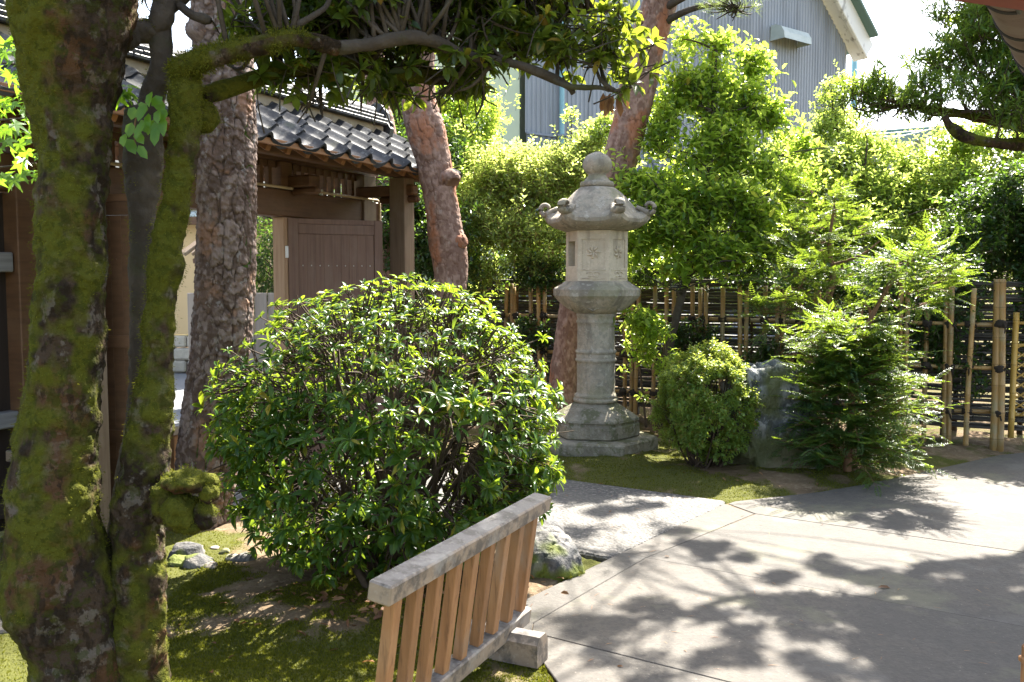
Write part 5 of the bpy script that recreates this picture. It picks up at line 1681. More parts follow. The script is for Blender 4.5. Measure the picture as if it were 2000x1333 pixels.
pine('reddish pine trunk with swollen knots beside the right end of the gate roof',
     [(868, 850, 8.0, 72), (870, 700, 8.0, 70), (876, 600, 8.0, 60), (880, 530, 8.0, 66), (873, 470, 8.0, 68), (862, 400, 8.0, 60), (848, 320, 8.0, 62), (830, 250, 8.0, 72), (818, 190, 8.0, 62), (822, 100, 8.0, 54), (840, 0, 8.0, 50), (850, -200, 8.1, 40), (840, -450, 8.2, 28)],
     [(-.9, 8.6, 5.0, .5, .45, .15), (-.2, 8.2, 5.6, .5, .45, .15), (-1.0, 7.7, 6.0, .55, .5, .15)], 96, 360, 'bark_red', 33, W(868, 800, 8.0) * (1, 1, 0),
     extra=([(868, 350, 7.95, 30), (880, 352, 7.9, 34), (884, 358, 7.88, 22)], [(878, 470, 7.98, 40), (898, 472, 7.93, 30), (908, 470, 7.9, 16)]))
pine('slim red pine trunk behind the gate roof',
     [(775, 700, 10.4, 50), (765, 500, 10.4, 48), (752, 280, 10.4, 44), (738, 200, 10.4, 42), (730, 100, 10.4, 40), (735, -50, 10.4, 34), (745, -300, 10.5, 24)],
     [(-1.6, 10.6, 5.2, .6, .5, .16), (-1.1, 10.0, 5.9, .6, .5, .16), (-2.3, 10.3, 6.2, .6, .5, .16)], 60, 200, 'bark_red', 35, W(775, 720, 10.4) * (1, 1, 0), ntuft=50)
LP = pine('tall red pine leaning to the right behind the stone lantern',
     [(1092, 830, 9.3, 66), (1100, 760, 9.3, 60), (1112, 660, 9.3, 58), (1132, 560, 9.3, 58), (1165, 450, 9.3, 62), (1200, 350, 9.3, 66), (1226, 260, 9.3, 64), (1244, 180, 9.3, 66), (1262, 90, 9.3, 66), (1290, 0, 9.3, 62), (1318, -120, 9.35, 54), (1330, -300, 9.4, 44), (1320, -500, 9.5, 30)],
     [(2.35, 8.3, 4.42, .42, .36, .13), (2.15, 8.75, 4.30, .35, .3, .12), (1.75, 8.6, 4.75, .38, .34, .14),
      
      (1.4, 10.2, 5.9, .4, .4, .15), (2.1, 9.2, 6.3, .55, .5, .16), (2.9, 8.9, 6.6, .35, .3, .14)], 90, 420, 'bark_red', 37, W(1092, 800, 9.3) * (1, 1, 0), ntuft=75)

# ------------------------------------------------------------------ the big clipped bush
BU = thing('rhododendron_bush', 'large round clipped evergreen bush with whorled leaves behind the wooden barrier', 'bush', (-.66, 4.72, 0))
rng = np.random.default_rng(17)
bc, brr = np.array((-.675, 4.72, .81)), np.array((.93, .86, .81))
n = 3000
u = rndv(rng, n * 3)
u = u[u[:, 2] > -.93][:n * 2]
r = rng.uniform(.60, 1.0, len(u)) ** .55
r = r * np.where(rng.random(len(r)) < .05, rng.uniform(1.02, 1.16, len(r)), 1)
p = bc + u * r[:, None] * brr * (1 + .13 * (fbm(u * 3.1, 8, 3) - .5)[:, None] * 2)
hole = fbm(p * 3.4, 40, 3) + .02 * u[:, 2] + .06 * (u[:, 2] < -.35) - .06 * ((u[:, 1] < -.3) & (np.abs(u[:, 2]) < .45))
k = (hole > .42) & (p[:, 2] > .05)
tip = p[k][:n]; od = u[k][:n]
n = len(tip)
d = unit(od * .8 + np.array((0, 0, .45)) + rng.normal(0, .3, (n, 3)))
sg = Geo()
ns = 46
a = np.stack((bc[0] + rng.normal(0, .13, ns), bc[1] + rng.normal(-.05, .12, ns), np.full(ns, -.02)), -1)
uu = rndv(rng, ns * 4); uu = uu[uu[:, 2] > -.25][:ns]
mid = bc + uu * brr * rng.uniform(.5, .72, (ns, 1))
sg.add(*tubes(bez(a, mid, np.stack((rng.normal(0, .08, ns), rng.normal(0, .08, ns), rng.normal(-.05, .1, ns)), -1), 14, rng), np.linspace(.019, .008, 14)[None] * rng.uniform(.5, 1.2, (ns, 1)), 6))
# forks: each shoot leaves from the nearest stem end region
sub = 260
k2 = rng.choice(n, sub, replace=False)
e = bc + (tip[k2] - bc) * .86
j = np.argmin(np.linalg.norm(mid[None] - e[:, None], axis=-1), 1)
s0 = mid[j] + (a[j] - mid[j]) * rng.uniform(0, .25, (sub, 1))
sg.add(*tubes(bez(s0, e, rng.normal(0, .06, (sub, 3)), 7, rng), np.linspace(.008, .0035, 7)[None] * np.ones((sub, 1)), 5, cap=False))
j = np.argmin(np.linalg.norm(e[None] - tip[:, None], axis=-1), 1)
sg.add(*tubes(bez(e[j] * .55 + (bc + (tip - bc) * .8) * .45, tip, rng.normal(0, .035, (n, 3)), 5, rng), np.linspace(.0045, .0025, 5)[None] * np.ones((n, 1)), 4, cap=False))
part('stems', sg, mt['twig'], BU, smooth=True)
sz = np.where(od[:, 2] > .35, .048, .072) * rng.uniform(.8, 1.2, n)
P_, D_, U_, L_, W_ = [], [], [], [], []
for per in (6, 8, 9):
    m = rng.integers(0, 3, n) == (6, 8, 9).index(per)
    q = twig_leaves(rng, tip[m], d[m], .05, per, 1.0, .30, whorl=True, droop=.22)
    f = np.repeat(sz[m], per)
    P_.append(q[0]); D_.append(q[1]); U_.append(q[2]); L_.append(q[3] * f); W_.append(q[4] * f)
pos, ld, up, LL, WW = (np.concatenate(z) for z in (P_, D_, U_, L_, W_))
k = pos[:, 2] > .03
pos, ld, up, LL, WW = pos[k], ld[k], up[k], LL[k], WW[k]
toc = unit(np.array((0, 0, EYE)) - bc)
rel = (pos - bc) / brr
score = np.where((rel * toc).sum(1) > .45, 1.0, .1) * np.linalg.norm(rel, axis=1)
split_leaves(BU, pos, ld, up, LL, WW, 'lance', 'lf_bush', 300, score)

# ------------------------------------------------------------------ small clipped azalea
AZ = thing('azalea_bush', 'small round clipped azalea with tiny pale leaves beside the blue-grey rock', 'bush', (1.63, 7.45, 0))
rng = np.random.default_rng(23)
ac, ar = np.array((1.655, 7.48, .56)), np.array((.44, .42, .50))
n = 5200
u = rndv(rng, n * 3)
p = ac + u * (rng.uniform(.55, 1, (len(u), 1)) ** .35) * ar * (1 + .30 * (fbm(u * 4, 3, 3) - .5)[:, None] * 2)
k = (p[:, 2] > .09) & (fbm(p * 8, 5, 2) > .40)
tip, od = p[k][:n], u[k][:n]
n = len(tip)
d = unit(od + np.array((0, 0, .5)) + rng.normal(0, .3, (n, 3)))
q = twig_leaves(rng, tip, d, .05, 6, .033, .015, whorl=False, droop=.1)
part('foliage', Geo().add(*leaves(*q, 'quad')), mt['lf_azalea'], AZ, smooth=True, kind='stuff')
ns = 60
a = np.stack((ac[0] + rng.normal(0, .06, ns), ac[1] + rng.normal(0, .06, ns), np.full(ns, -.02)), -1)
uu = rndv(rng, ns * 3); uu = uu[uu[:, 2] > -.5][:ns]
sg = Geo().add(*tubes(bez(a, ac + uu * ar * .85, rng.normal(0, .05, (ns, 3)), 9, rng), np.linspace(.011, .003, 9)[None] * np.ones((ns, 1)), 5)).add(*stems(rng, tip[:1500], d[:1500], .12, .002))
part('stems', sg, mt['twig'], AZ, smooth=True)

# ------------------------------------------------------------------ rocks
def rock(name, label, c, r, mat, seed, amp, sc, nu=90, nv=60, group=None, flat=True):
    t = None
    th = np.linspace(0, 2 * np.pi, nu, endpoint=False); ph = np.linspace(-np.pi / 2 + .02, np.pi / 2 - .02, nv)
    N = np.stack((np.cos(ph)[:, None] * np.cos(th), np.cos(ph)[:, None] * np.sin(th), np.broadcast_to(np.sin(ph)[:, None], (nv, nu))), -1)
    bl = np.sign(N) * np.abs(N) ** .75
    q = bl * np.array(r)
    rid = np.abs(fbm(q * sc * .8 + seed, seed, 4) - .5) * 2
    rgk = np.random.default_rng(seed + 77)
    pn = rndv(rgk, 34); ph_ = rgk.uniform(.74, 1.0, 34)
    dots = N.reshape(-1, 3) @ pn.T
    fac = np.min(np.where(dots > .15, ph_[None] / np.maximum(dots, .15), 9), axis=1).reshape(nv, nu)
    dsp = np.minimum(fac, 1.25) + amp * .7 * (fbm(q * sc + seed * 3.1, seed + 2, 4) - .5) * 2 - amp * .3 * (1 - sstep(0, .10, rid))
    dsp += .07 * (fbm(q * sc * 5, seed + 4, 3) - .5)
    V = q * dsp[..., None] + np.array(c)
    i = np.arange(nu); j = (i + 1) % nu
    F = np.concatenate([np.stack((a * nu + i, a * nu + j, (a + 1) * nu + j, (a + 1) * nu + i), 1) for a in range(nv - 1)])
    zz = (V[..., 2] - (c[2] - r[2])) / (2 * r[2])
    m = fbm(V * 5, seed + 5, 3)
    moss = (m + .2 - .55 * np.abs(zz - .30)) if mat == 'bluestone' else m + .06 * N[..., 2] - .06
    tan_ = .9 - 2.4 * zz + (m - .5) * 1.5
    gg = Geo().add(V.reshape(-1, 3), [F, np.arange(nu)[::-1][None], ((nv - 1) * nu + np.arange(nu))[None]], crack=(1 - sstep(0, .07, rid)).ravel(), moss=moss.ravel(), tan=tan_.ravel())
    o = part(name, gg, mt[mat], None, smooth=True)
    tag(o, label, 'rock', group)
    return o, V.reshape(-1, 3), N.reshape(-1, 3), moss.ravel()
rock('garden_rock', 'tall blue-grey veined rock between the small azalea and the feathery conifer', (2.22, 7.66, .40), (.46, .34, .64), 'bluestone', 5, .22, 3.0, 120, 80)
o, V, N, m = rock('mossy_stone', 'grey stone with bright moss at the paving edge behind the wooden barrier', (.19, 4.88, .05), (.19, .23, .175), 'greystone', 9, .22, 6)
q = fuzz(V, N, m, 3500, .016, np.random.default_rng(1), .58)
part('moss', Geo().add(*q), mt['moss'], o, local=True, kind='stuff')
rgp = np.random.default_rng(8)
stn = [((368, 1075), .10, 'mossy rounded stone, largest of the cluster at the foot of the pine'), ((385, 1092), .085, 'pale broken stone in front of the mossy one by the pine'), ((350, 1090), .06, 'grey angular stone leftmost in the cluster by the pine'), ((420, 1062), .032, 'small white pebble above the cluster by the pine'), ((440, 1068), .035, 'small round pebble right of the white pebble by the pine'), ((455, 1080), .045, 'flat tan pebble under the left side of the big bush'), ((410, 1098), .05, 'low stone right of the pale broken stone by the pine'), ((480, 1082), .06, 'long flat stone half hidden under the left side of the big bush')]
for (pp, rr, lb) in stn:
    c = G(pp[0], pp[1] + 12, .03)
    rock('stone', lb, c, (rr * rgp.uniform(.9, 1.3), rr, rr * rgp.uniform(.6, .85)), 'pebble' if rr < .06 else 'greystone', int(rr * 900) + pp[0], .2, .7 / rr, 28, 18, group='stones by the pine')
c = G(365, 1092, .06)

# ------------------------------------------------------------------ feathery conifers
def sprays(rng, base, d, nrm, ln, pairs=11, L=.032, wd=.0085):
    N = len(base)
    d = unit(d); s = unit(np.cross(nrm, d)); nn = np.cross(d, s)
    t = (np.arange(pairs) + .5) / pairs
    pos = base[:, None] + d[:, None] * (t * 1)[None, :, None] * np.asarray(ln).reshape(-1, 1, 1)
    env = np.sin(np.pi * (.16 + .78 * t)) ** .7
    P, Dd, Uu, LL = [], [], [], []
    for sg_ in (-1, 1):
        nd_ = unit(d[:, None] * .32 + sg_ * s[:, None] + rng.normal(0, .10, (N, pairs, 3)))
        P.append(pos.reshape(-1, 3)); Dd.append(nd_.reshape(-1, 3)); Uu.append(np.repeat(nn, pairs, 0) + rng.normal(0, .15, (N * pairs, 3)))
        LL.append(np.broadcast_to(L * env, (N, pairs)).ravel() * rng.uniform(.85, 1.1, N * pairs))
    P.append(base + d * np.asarray(ln).reshape(-1, 1) * .97); Dd.append(d); Uu.append(nn); LL.append(np.full(N, L))
    return np.concatenate(P), np.concatenate(Dd), np.concatenate(Uu), np.concatenate(LL), wd
def conifer(name, label, loc, trunk, branches, seed, group=None, pairs=11):
    """branches: arrays base (N,3), dir (N,3), length (N)"""
    rg = np.random.default_rng(seed)
    t = thing(name, label, 'conifer', loc, group=group)
    for P, Rr in trunk:
        part('trunk', trunk_geo(np.array(P, float), np.array(Rr, float), 10, 40, 'smooth', seed)[0], mt['twig_tan'], t, smooth=True)
    base, d, ln = branches
    N = len(base)
    d = unit(d)
    tipd = unit(d + np.array((0, 0, -.25)))
    nrm = unit(np.array((0, 0, 1.0)) + rg.normal(0, .22, (N, 3)))
    s = unit(np.cross(nrm, d))
    gb_ = Geo()
    P = bez(base, base + d * ln[:, None] * .8, np.array((0, 0, .03)) + rg.normal(0, .015, (N, 3)), 5, rg)
    gb_.add(*tubes(P, np.linspace(.005, .0016, 5)[None] * np.ones((N, 1)), 4, cap=False))
    part('branches', gb_, mt['twig_tan'], t, smooth=True, kind='stuff')
    gf_ = Geo()
    for k in range(5):
        tt = .30 + .17 * k
        q = base + d * (ln * tt)[:, None] * .8 + np.array((0, 0, .012))
        for sg_ in ((-1, 1) if k < 4 else (0,)):
            dd_ = unit(d * (.6 if sg_ else 1) + s * sg_ * .9 + rg.normal(0, .2, (N, 3)) + np.array((0, 0, -.10)))
            gf_.add(*leaves(*sprays(rg, q, dd_, nrm, (.10 if sg_ else .15) * rg.uniform(.7, 1.25, N), pairs), 'quad'))
    part('foliage', gf_, mt['lf_torreya'], t, smooth=True, kind='stuff')
    return t
rng = np.random.default_rng(41)
cx = np.array((2.80, 7.32, 0))
n = 470
z = rng.uniform(.05, 1.22, n) ** 1
az = rng.uniform(0, 2 * np.pi, n)
rad = .48 * np.clip(1.15 - .45 * z, .35, 1) * (1 + .3 * rng.normal(size=n))
d = np.stack((np.cos(az), np.sin(az), rng.normal(.12, .28, n)), -1)
inr = rng.uniform(.1, .55, n)
base = cx + np.stack((np.cos(az) * rad * inr, np.sin(az) * rad * inr, z), -1)
ln = np.clip(rad * .85, .15, .5)
B, Dr, Ln = [base], [d], [ln]
def pad(c, r, n, out=(0, 0, 0)):
    u = rndv(rng, n)
    p = np.array(c) + u * np.array(r) * .75
    B.append(p); Dr.append(u * np.array((1, 1, .25)) + np.array(out) + rng.normal(0, .15, (n, 3)) + np.array((0, 0, .12))); Ln.append(rng.uniform(.18, .34, n))
pad(W(1795, 535, 7.25), (.24, .22, .19), 54, (.12, -.1, .12))
pad(W(1765, 590, 7.2), (.18, .18, .10), 16, (.0, -.2, 0))
pad(W(1690, 640, 7.35), (.22, .2, .14), 18)
pad(W(1620, 690, 7.2), (.2, .2, .12), 14, (-.3, -.2, 0))
trk = [([cx, cx + (.02, 0, .5), cx + (.06, .02, 1.0), W(1735, 560, 7.32), W(1765, 545, 7.28)], [.035, .03, .022, .016, .008]), ([cx + (.03, .01, .8), W(1700, 620, 7.38), W(1680, 590, 7.4)], [.018, .014, .006])]
conifer('feathery_conifer', 'feathery dark green conifer with one sunlit yellow-green tuft right of the rock', cx * (1, 1, 0), trk, (np.concatenate(B), np.concatenate(Dr), np.concatenate(Ln)), 43, 'feathery conifers')
B, Dr, Ln = [], [], []
c2 = np.array((2.95, 8.7, 0))
for (px, py, Yc, r, m) in ((1560, 595, 8.2, .26, 22), (1510, 625, 8.1, .2, 16), (1610, 540, 8.5, .28, 26), (1560, 480, 8.7, .28, 26), (1640, 450, 8.8, .3, 28), (1600, 400, 9.0, .26, 20), (1540, 545, 8.4, .22, 16), (1660, 630, 8.5, .24, 16)):
    pad(W(px, py, Yc), (r, r, r * .6), m, (-.05, -.25, .05))
trk = [([c2, c2 + (-.02, 0, .8), W(1625, 560, 8.7), W(1620, 480, 8.75), W(1630, 400, 8.85)], [.04, .035, .028, .02, .01]), ([W(1625, 560, 8.7), W(1590, 610, 8.4), W(1545, 640, 8.15)], [.018, .012, .006]), ([W(1622, 520, 8.7), W(1680, 500, 8.5), W(1720, 470, 8.5)], [.018, .012, .006])]
conifer('feathery_conifer', 'taller shaded feathery conifer behind the rock with branches over the bamboo fence', c2, trk, (np.concatenate(B), np.concatenate(Dr), np.concatenate(Ln)), 47, 'feathery conifers', 8)

# ------------------------------------------------------------------ podocarpus at upper right
PD = thing('podocarpus_tree', 'podocarpus with long narrow leaves on mossy level branches in the upper right corner', 'tree', (5.3, 8.75, 0))
rng = np.random.default_rng(51)
part('trunk', trunk_geo(np.array([(5.3, 8.75, -.1), (5.25, 8.5, 1.0), (5.0, 8.0, 2.0), (4.6, 7.2, 2.5), (4.3, 6.6, 2.75)]), np.array((.13, .11, .09, .07, .06)), 20, 60, 'smooth', 3)[0], mt['bark_dark'], PD, smooth=True)
for rows in ([(2180, 310, 6.4, 40), (2080, 292, 6.2, 32), (2000, 284, 6.1, 26), (1940, 279, 6.0, 22), (1890, 270, 6.0, 20), (1858, 248, 6.0, 16), (1845, 228, 6.0, 12)], [(2200, 290, 6.6, 44), (2080, 262, 6.5, 36), (1980, 240, 6.4, 30), (1900, 226, 6.4, 24), (1830, 218, 6.4, 18), (1760, 205, 6.4, 12)], [(2120, 270, 6.5, 26), (2040, 150, 6.5, 20), (1960, 70, 6.5, 14), (1900, 20, 6.4, 8)]):
    P, Rr = pxpath(rows)
    part('limb', trunk_geo(P, Rr, 20, 80, 'moss', rows[0][0])[0], mt['bark_moss'], PD, smooth=True)
blobs = []
for (px, py, Yc, rx, rz) in ((1690, 180, 6.4, .22, .16), (1750, 160, 6.4, .26, .20), (1810, 190, 6.3, .26, .14), (1840, 110, 6.4, .26, .20), (1910, 150, 6.2, .32, .25), (1970, 210, 6.1, .26, .16), (1930, 60, 6.3, .32, .2), (2010, 120, 6.3, .36, .3), (1880, 10, 6.4, .26, .10), (1990, 20, 6.4, .4, .2), (2080, 150, 6.2, .4, .3), (1660, 170, 6.5, .14, .08),
                             (1940, -80, 6.3, .4, .2), (2080, -40, 6.2, .5, .3), (1990, -170, 6.4, .45, .2), (2130, -130, 6.6, .5, .3), (2160, 100, 7.0, .5, .4)):
    c = W(px, py, Yc); blobs.append((c[0], c[1], c[2], rx, rx, rz))
cast = np.array((math.sin(R(SUN_AZ)), math.cos(R(SUN_AZ)), 0)) / math.tan(R(SUN_EL))
upper = []  # unseen leaf clumps added along the sun's line to dapple the paving
for (zx, zy, rr) in ((800, 420, .26), (1080, 470, .24), (1240, 480, .22), (1360, 520, .26), (1650, 500, .30), (1800, 520, .28), (1950, 470, .30), (1900, 610, .26), (1540, 600, .22), (500, 620, .16), (410, 700, .20), (900, 720, .26), (1440, 800, .28), (1850, 800, .28), (1250, 650, .18), (300, 760, .16), (780, 660, .16), (1980, 720, .26), (620, 860, .22), (1000, 900, .2), (1350, 900, .26), (1800, 930, .3), (2060, 560, .3), (2080, 820, .3), (360, 230, .18), (520, 210, .16), (300, 330, .10), (620, 320, .12), (260, 180, .2)):
    gp0 = G(1000 + zx / 2, 880 + zy / 2)
    zh0 = 4.5 + .5 * rng.random() + (.9 if zy < 350 else 0)
    for q_ in range(3):
        zh = zh0 + rng.uniform(-.15, .15)
        c = gp0 + cast * zh + np.array((0, 0, zh)) + np.append(rng.normal(0, rr * .55, 2), 0)
        r3 = rr * rng.uniform(.28, .52)
        upper.append((c[0], c[1], c[2], r3, r3, .09, 1.5))
for t_ in np.linspace(0, 1, 7):  # further unseen clumps, added to shade the barrier's top rail
    zh = rng.uniform(4.4, 4.9)
    c = np.array((-.36 + .46 * t_, 2.75 + 1.05 * t_, .65)) + cast * zh + np.array((0, 0, zh))
    upper.append((c[0], c[1], c[2], .14, .14, .08, 1.5))
n = 2300
tip, od = sample_blobs(rng, blobs, n, 1.0, (3.2, .40), 9)
d = unit(od * .5 + np.array((-.1, -.1, .65)) + rng.normal(0, .35, (n, 3)))
br = np.concatenate([catmull(np.array([W(a_, b_, c_) for a_, b_, c_ in r_]), 30) for r_ in ([(2000, 284, 6.1), (1890, 270, 6.0), (1845, 228, 6.0)], [(2080, 262, 6.5), (1900, 226, 6.4), (1760, 205, 6.4)], [(2120, 270, 6.5), (1960, 70, 6.5), (1900, 20, 6.4)])])
sg = Geo().add(*stems(rng, tip, d, .16, .004))
k2 = rng.choice(n, 200, replace=False)
j = np.argmin(np.linalg.norm(br[None] - tip[k2][:, None], axis=-1), 1)
sg.add(*tubes(bez(br[j], tip[k2] - d[k2] * .14, rng.normal(0, .06, (200, 3)), 6, rng), np.linspace(.012, .004, 6)[None] * np.ones((200, 1)), 5, cap=False))
part('twigs', sg, mt['twig'], PD, smooth=True)
q = twig_leaves(rng, tip, d, .11, 18, .078, .0125, whorl=False, droop=.0)
t2, o2 = sample_blobs(rng, upper, 1250, .8, None, 0, .35)
d2 = unit(o2 * .5 + np.array((0, 0, .65)) + rng.normal(0, .35, (1250, 3)))
q2 = twig_leaves(rng, t2, d2, .13, 13, .085, .027, whorl=False, droop=.0)
part('foliage', Geo().add(*leaves(*q, 'strap')).add(*leaves(*q2, 'quad')), mt['lf_podo'], PD, smooth=True, kind='stuff')
# unseen limbs added to carry the shading clumps
ub = np.array([u_[:3] for u_ in upper])
gu = Geo()
spine = catmull([(5.25, 8.5, 1.0), (5.0, 8.3, 2.6), (4.6, 8.0, 3.9), (4.1, 8.15, 4.4), (3.6, 7.75, 4.55), (3.05, 7.95, 4.8), (2.6, 7.6, 4.7), (2.2, 7.75, 4.85)], 40)
gu.add(*tubes(spine, np.linspace(.10, .012, 40) ** 1.0, 9))
j = np.argmin(np.linalg.norm(spine[None] - ub[:, None], axis=-1) + 1.5 * np.maximum(spine[None, :, 2] - ub[:, None, 2], 0) + rng.normal(0, .25, (len(ub), 40)), 1)
gu.add(*tubes(bez(spine[j], ub, np.array((0, 0, .1)) + rng.normal(0, .28, ub.shape), 12, rng), np.linspace(.009, .003, 12)[None] * np.ones((len(ub), 1)), 5))
jj = np.argmin(np.linalg.norm(ub[None] - t2[:, None], axis=-1), 1)
gu.add(*tubes(bez(ub[jj], t2 - d2 * .1, rng.normal(0, .03, t2.shape), 3, rng), np.array((.005, .004, .003))[None] * np.ones((len(t2), 1)), 3, cap=False))
part('shade_limbs', gu, mt['bark_dark'], PD, smooth=True, kind='stuff')

# ------------------------------------------------------------------ broadleaf trees and hedges behind
def B_(rows):
    out = []
    for r in rows:
        c = W(r[0], r[1], r[2]); out.append((c[0], c[1], c[2]) + tuple(r[3:]))
    return out
PH = leafy_tree('photinia_tree', 'bright green broad-leaved tree with a black name tag right of the lantern', 'tree', W(1322, 800, 9.1) * (1, 1, 0),
    [[tuple(W(1285, 830, 9.0)) + (.045,), tuple(W(1300, 720, 9.0)) + (.042,), tuple(W(1326, 600, 9.0)) + (.042,), tuple(W(1345, 530, 9.05)) + (.04,), tuple(W(1380, 420, 9.2)) + (.035,), tuple(W(1390, 250, 9.3)) + (.022,), tuple(W(1400, 100, 9.4)) + (.012,)]],
    B_([(1290, 440, 8.85, .5, 0.17, .36), (1390, 400, 8.95, .5, 0.18, .45), (1250, 350, 9.0, .36, 0.17, .42), (1330, 280, 9.2, .46, 0.18, .42), (1420, 290, 9.3, .34, 0.17, .4), (1300, 200, 9.5, .3, 0.14, .35), (1500, 240, 9.6, .34, 0.14, .4), (1540, 360, 9.4, .34, 0.14, .4), (1470, 120, 9.7, .26, 0.13, .3), (1560, 290, 9.7, .26, 0.13, .3), (1340, 60, 9.7, .2, 0.13, .25), (1290, 330, 9.2, .4, 0.16, .35), (1380, 180, 9.4, .4, 0.17, .4), (1455, 420, 9.0, .34, 0.17, .34), (1340, 130, 9.4, .25, 0.14, .3), (1450, 200, 9.5, .25, 0.14, .3), (1400, 70, 9.5, .22, 0.13, .28), (1230, 470, 8.85, .25, 0.13, .22), (1400, 490, 8.8, .4, 0.16, .2), (1320, 520, 8.8, .3, 0.13, .14), (1500, 330, 9.3, .3, 0.16, .36), (1490, 480, 9.0, .3, 0.13, .22), (1240, 230, 9.6, .2, 0.13, .2)]),
    2300, 7, .090, .041, 'lf_photinia', 61, twl=.28, gap=(2.8, .45), shell=.9, limbs=60, bark='bark_dark')
# name tag
TG = thing('name_tag', 'small black name tag with white writing hung on the tree right of the lantern', 'sign', W(1325, 570, 8.93))
tc = W(1321, 553, 8.93)
part('plate', Geo().add(*cbox(tc, (.125, .006, .115), .002)), mt['tagblack'], TG)
def text(body, size, x, z, bold=0):
    cu = bpy.data.curves.new('lettering', 'FONT')
    cu.body = body; cu.size = size; cu.extrude = .0004; cu.offset = bold
    cu.align_x = 'LEFT'
    o = bpy.data.objects.new('lettering', cu)
    COL.objects.link(o)
    bpy.context.view_layer.update()
    me = bpy.data.meshes.new_from_object(o.evaluated_get(bpy.context.evaluated_depsgraph_get()))
    bpy.data.objects.remove(o)
    o = bpy.data.objects.new('lettering', me)
    COL.objects.link(o)
    me.materials.clear()
    me.materials.append(mt['tagwhite'])
    o.parent = TG
    loc = XF[TG.name][0]
    o.location = Vector(tc + np.array((x, -.0045, z)) - loc)
    o.rotation_euler = (math.pi / 2, 0, 0)
    return o
text('カナメモチ', .021, -.052, .008, .0004)
for zz, w0, w1 in ((.036, -.052, -.02), (-.012, -.052, -.012), (-.012, 0, .045), (-.018, -.052, -.016), (-.018, -.006, .035), (-.036, -.052, .008)):
    part('print_line', Geo().add(*cbox(tc + np.array(((w0 + w1) / 2, -.0045, zz)), (w1 - w0, .001, .0026), .0002)), mt['tagwhite'], TG)
leafy_tree('evergreen_shrub', 'leafy young shrub growing against the right side of the lantern shaft', 'shrub', W(1262, 830, 8.75) * (1, 1, 0),
    [[tuple(W(1262, 835, 8.75)) + (.012,), tuple(W(1250, 720, 8.7)) + (.010,), tuple(W(1240, 620, 8.65)) + (.006,)], [tuple(W(1282, 835, 8.8)) + (.02,), tuple(W(1290, 740, 8.8)) + (.016,), tuple(W(1300, 660, 8.8)) + (.008,)]],
    B_([(1235, 620, 8.55, .20, .2, .14), (1275, 640, 8.6, .2, .2, .16), (1225, 670, 8.55, .12, .15, .08), (1260, 690, 8.6, .16, .15, .10), (1300, 715, 8.6, .12, .12, .08), (1225, 720, 8.6, .07, .1, .05), (1258, 770, 8.65, .07, .1, .06), (1325, 700, 8.7, .12, .1, .08)]),
    170, 7, .075, .032, 'lf_photinia', 63, twl=.16, gap=(4, .38), limbs=14, limb_r=.006, group=None, bark='twig')
leafy_tree('nandina_hedge', 'dense sunlit fine-leaved shrub left of the lantern behind the fence', 'shrub', (0.1, 10.9, 0),
    [[(.0, 10.9, 0, .03), (.05, 10.9, 1.2, .025), (.1, 10.8, 2.4, .012)], [(.5, 10.9, 0, .03), (.5, 10.8, 2.0, .015)], [(-.4, 10.9, 0, .03), (-.4, 10.8, 2.0, .015)]],
    B_([(960, 350, 10.8, .5, .3, .45), (1040, 370, 10.8, .55, .3, .45), (1110, 340, 10.9, .4, .3, .35), (920, 430, 10.6, .45, .3, .4), (1010, 450, 10.5, .5, .3, .35), (1080, 310, 11.1, .4, .3, .25), (1140, 280, 11.2, .22, .25, .25), (990, 300, 11.1, .35, .3, .2), (900, 490, 10.5, .35, .3, .35), (1100, 450, 10.6, .35, .3, .3), (1180, 400, 10.6, .3, .25, .5), (1200, 300, 11.2, .3, .25, .35), (1050, 510, 10.4, .5, .2, .2), (940, 530, 10.4, .4, .2, .2), (1150, 500, 10.3, .3, .2, .25)]),
    3000, 9, .066, .026, 'lf_nandina', 65, twl=.22, kind='quad', gap=(3, .38), shell=.9, limbs=50, limb_r=.008, bark='twig_tan')
leafy_tree('sapling', 'thin sunlit sapling rising before the grey corrugated wall left of the leaning pine', 'shrub', (.95, 11.3, 0),
    [[(.95, 11.3, 0, .02), (.85, 11.3, 2.0, .014), tuple(W(1118, 300, 11.3)) + (.009,), tuple(W(1115, 220, 11.3)) + (.005,)], [(1.05, 11.3, 1.5, .012), tuple(W(1170, 260, 11.3)) + (.008,), tuple(W(1195, 225, 11.3)) + (.004,)]],
    B_([(1115, 225, 11.3, .11, .12, .14), (1165, 262, 11.3, .2, .2, .2), (1190, 240, 11.3, .14, .15, .16), (1060, 300, 11.4, .2, .2, .14), (1140, 320, 11.2, .3, .3, .16)]),
    170, 8, .075, .036, 'lf_hedge', 67, twl=.18, gap=(4, .36), limbs=14, limb_r=.006)
leafy_tree('laurel_tree', 'glossy bright green tree right of the gate roof behind the knotted pine', 'tree', (-.45, 12.0, 0),
    [[(-.45, 12.0, 0, .07), (-.5, 12.0, 2.0, .05), (-.55, 12, 3.6, .02)]],
    B_([(910, 230, 12, .5, .5, .5), (880, 300, 11.8, .5, .5, .5), (935, 290, 11.8, .35, .4, .35), (860, 200, 12.2, .5, .5, .4), (800, 240, 12.2, .5, .5, .5), (900, 350, 11.6, .4, .4, .4), (780, 190, 12.4, .5, .5, .4)]),
    2600, 9, .07, .03, 'lf_photinia', 69, twl=.22, kind='quad', gap=(2.6, .40), limbs=20)
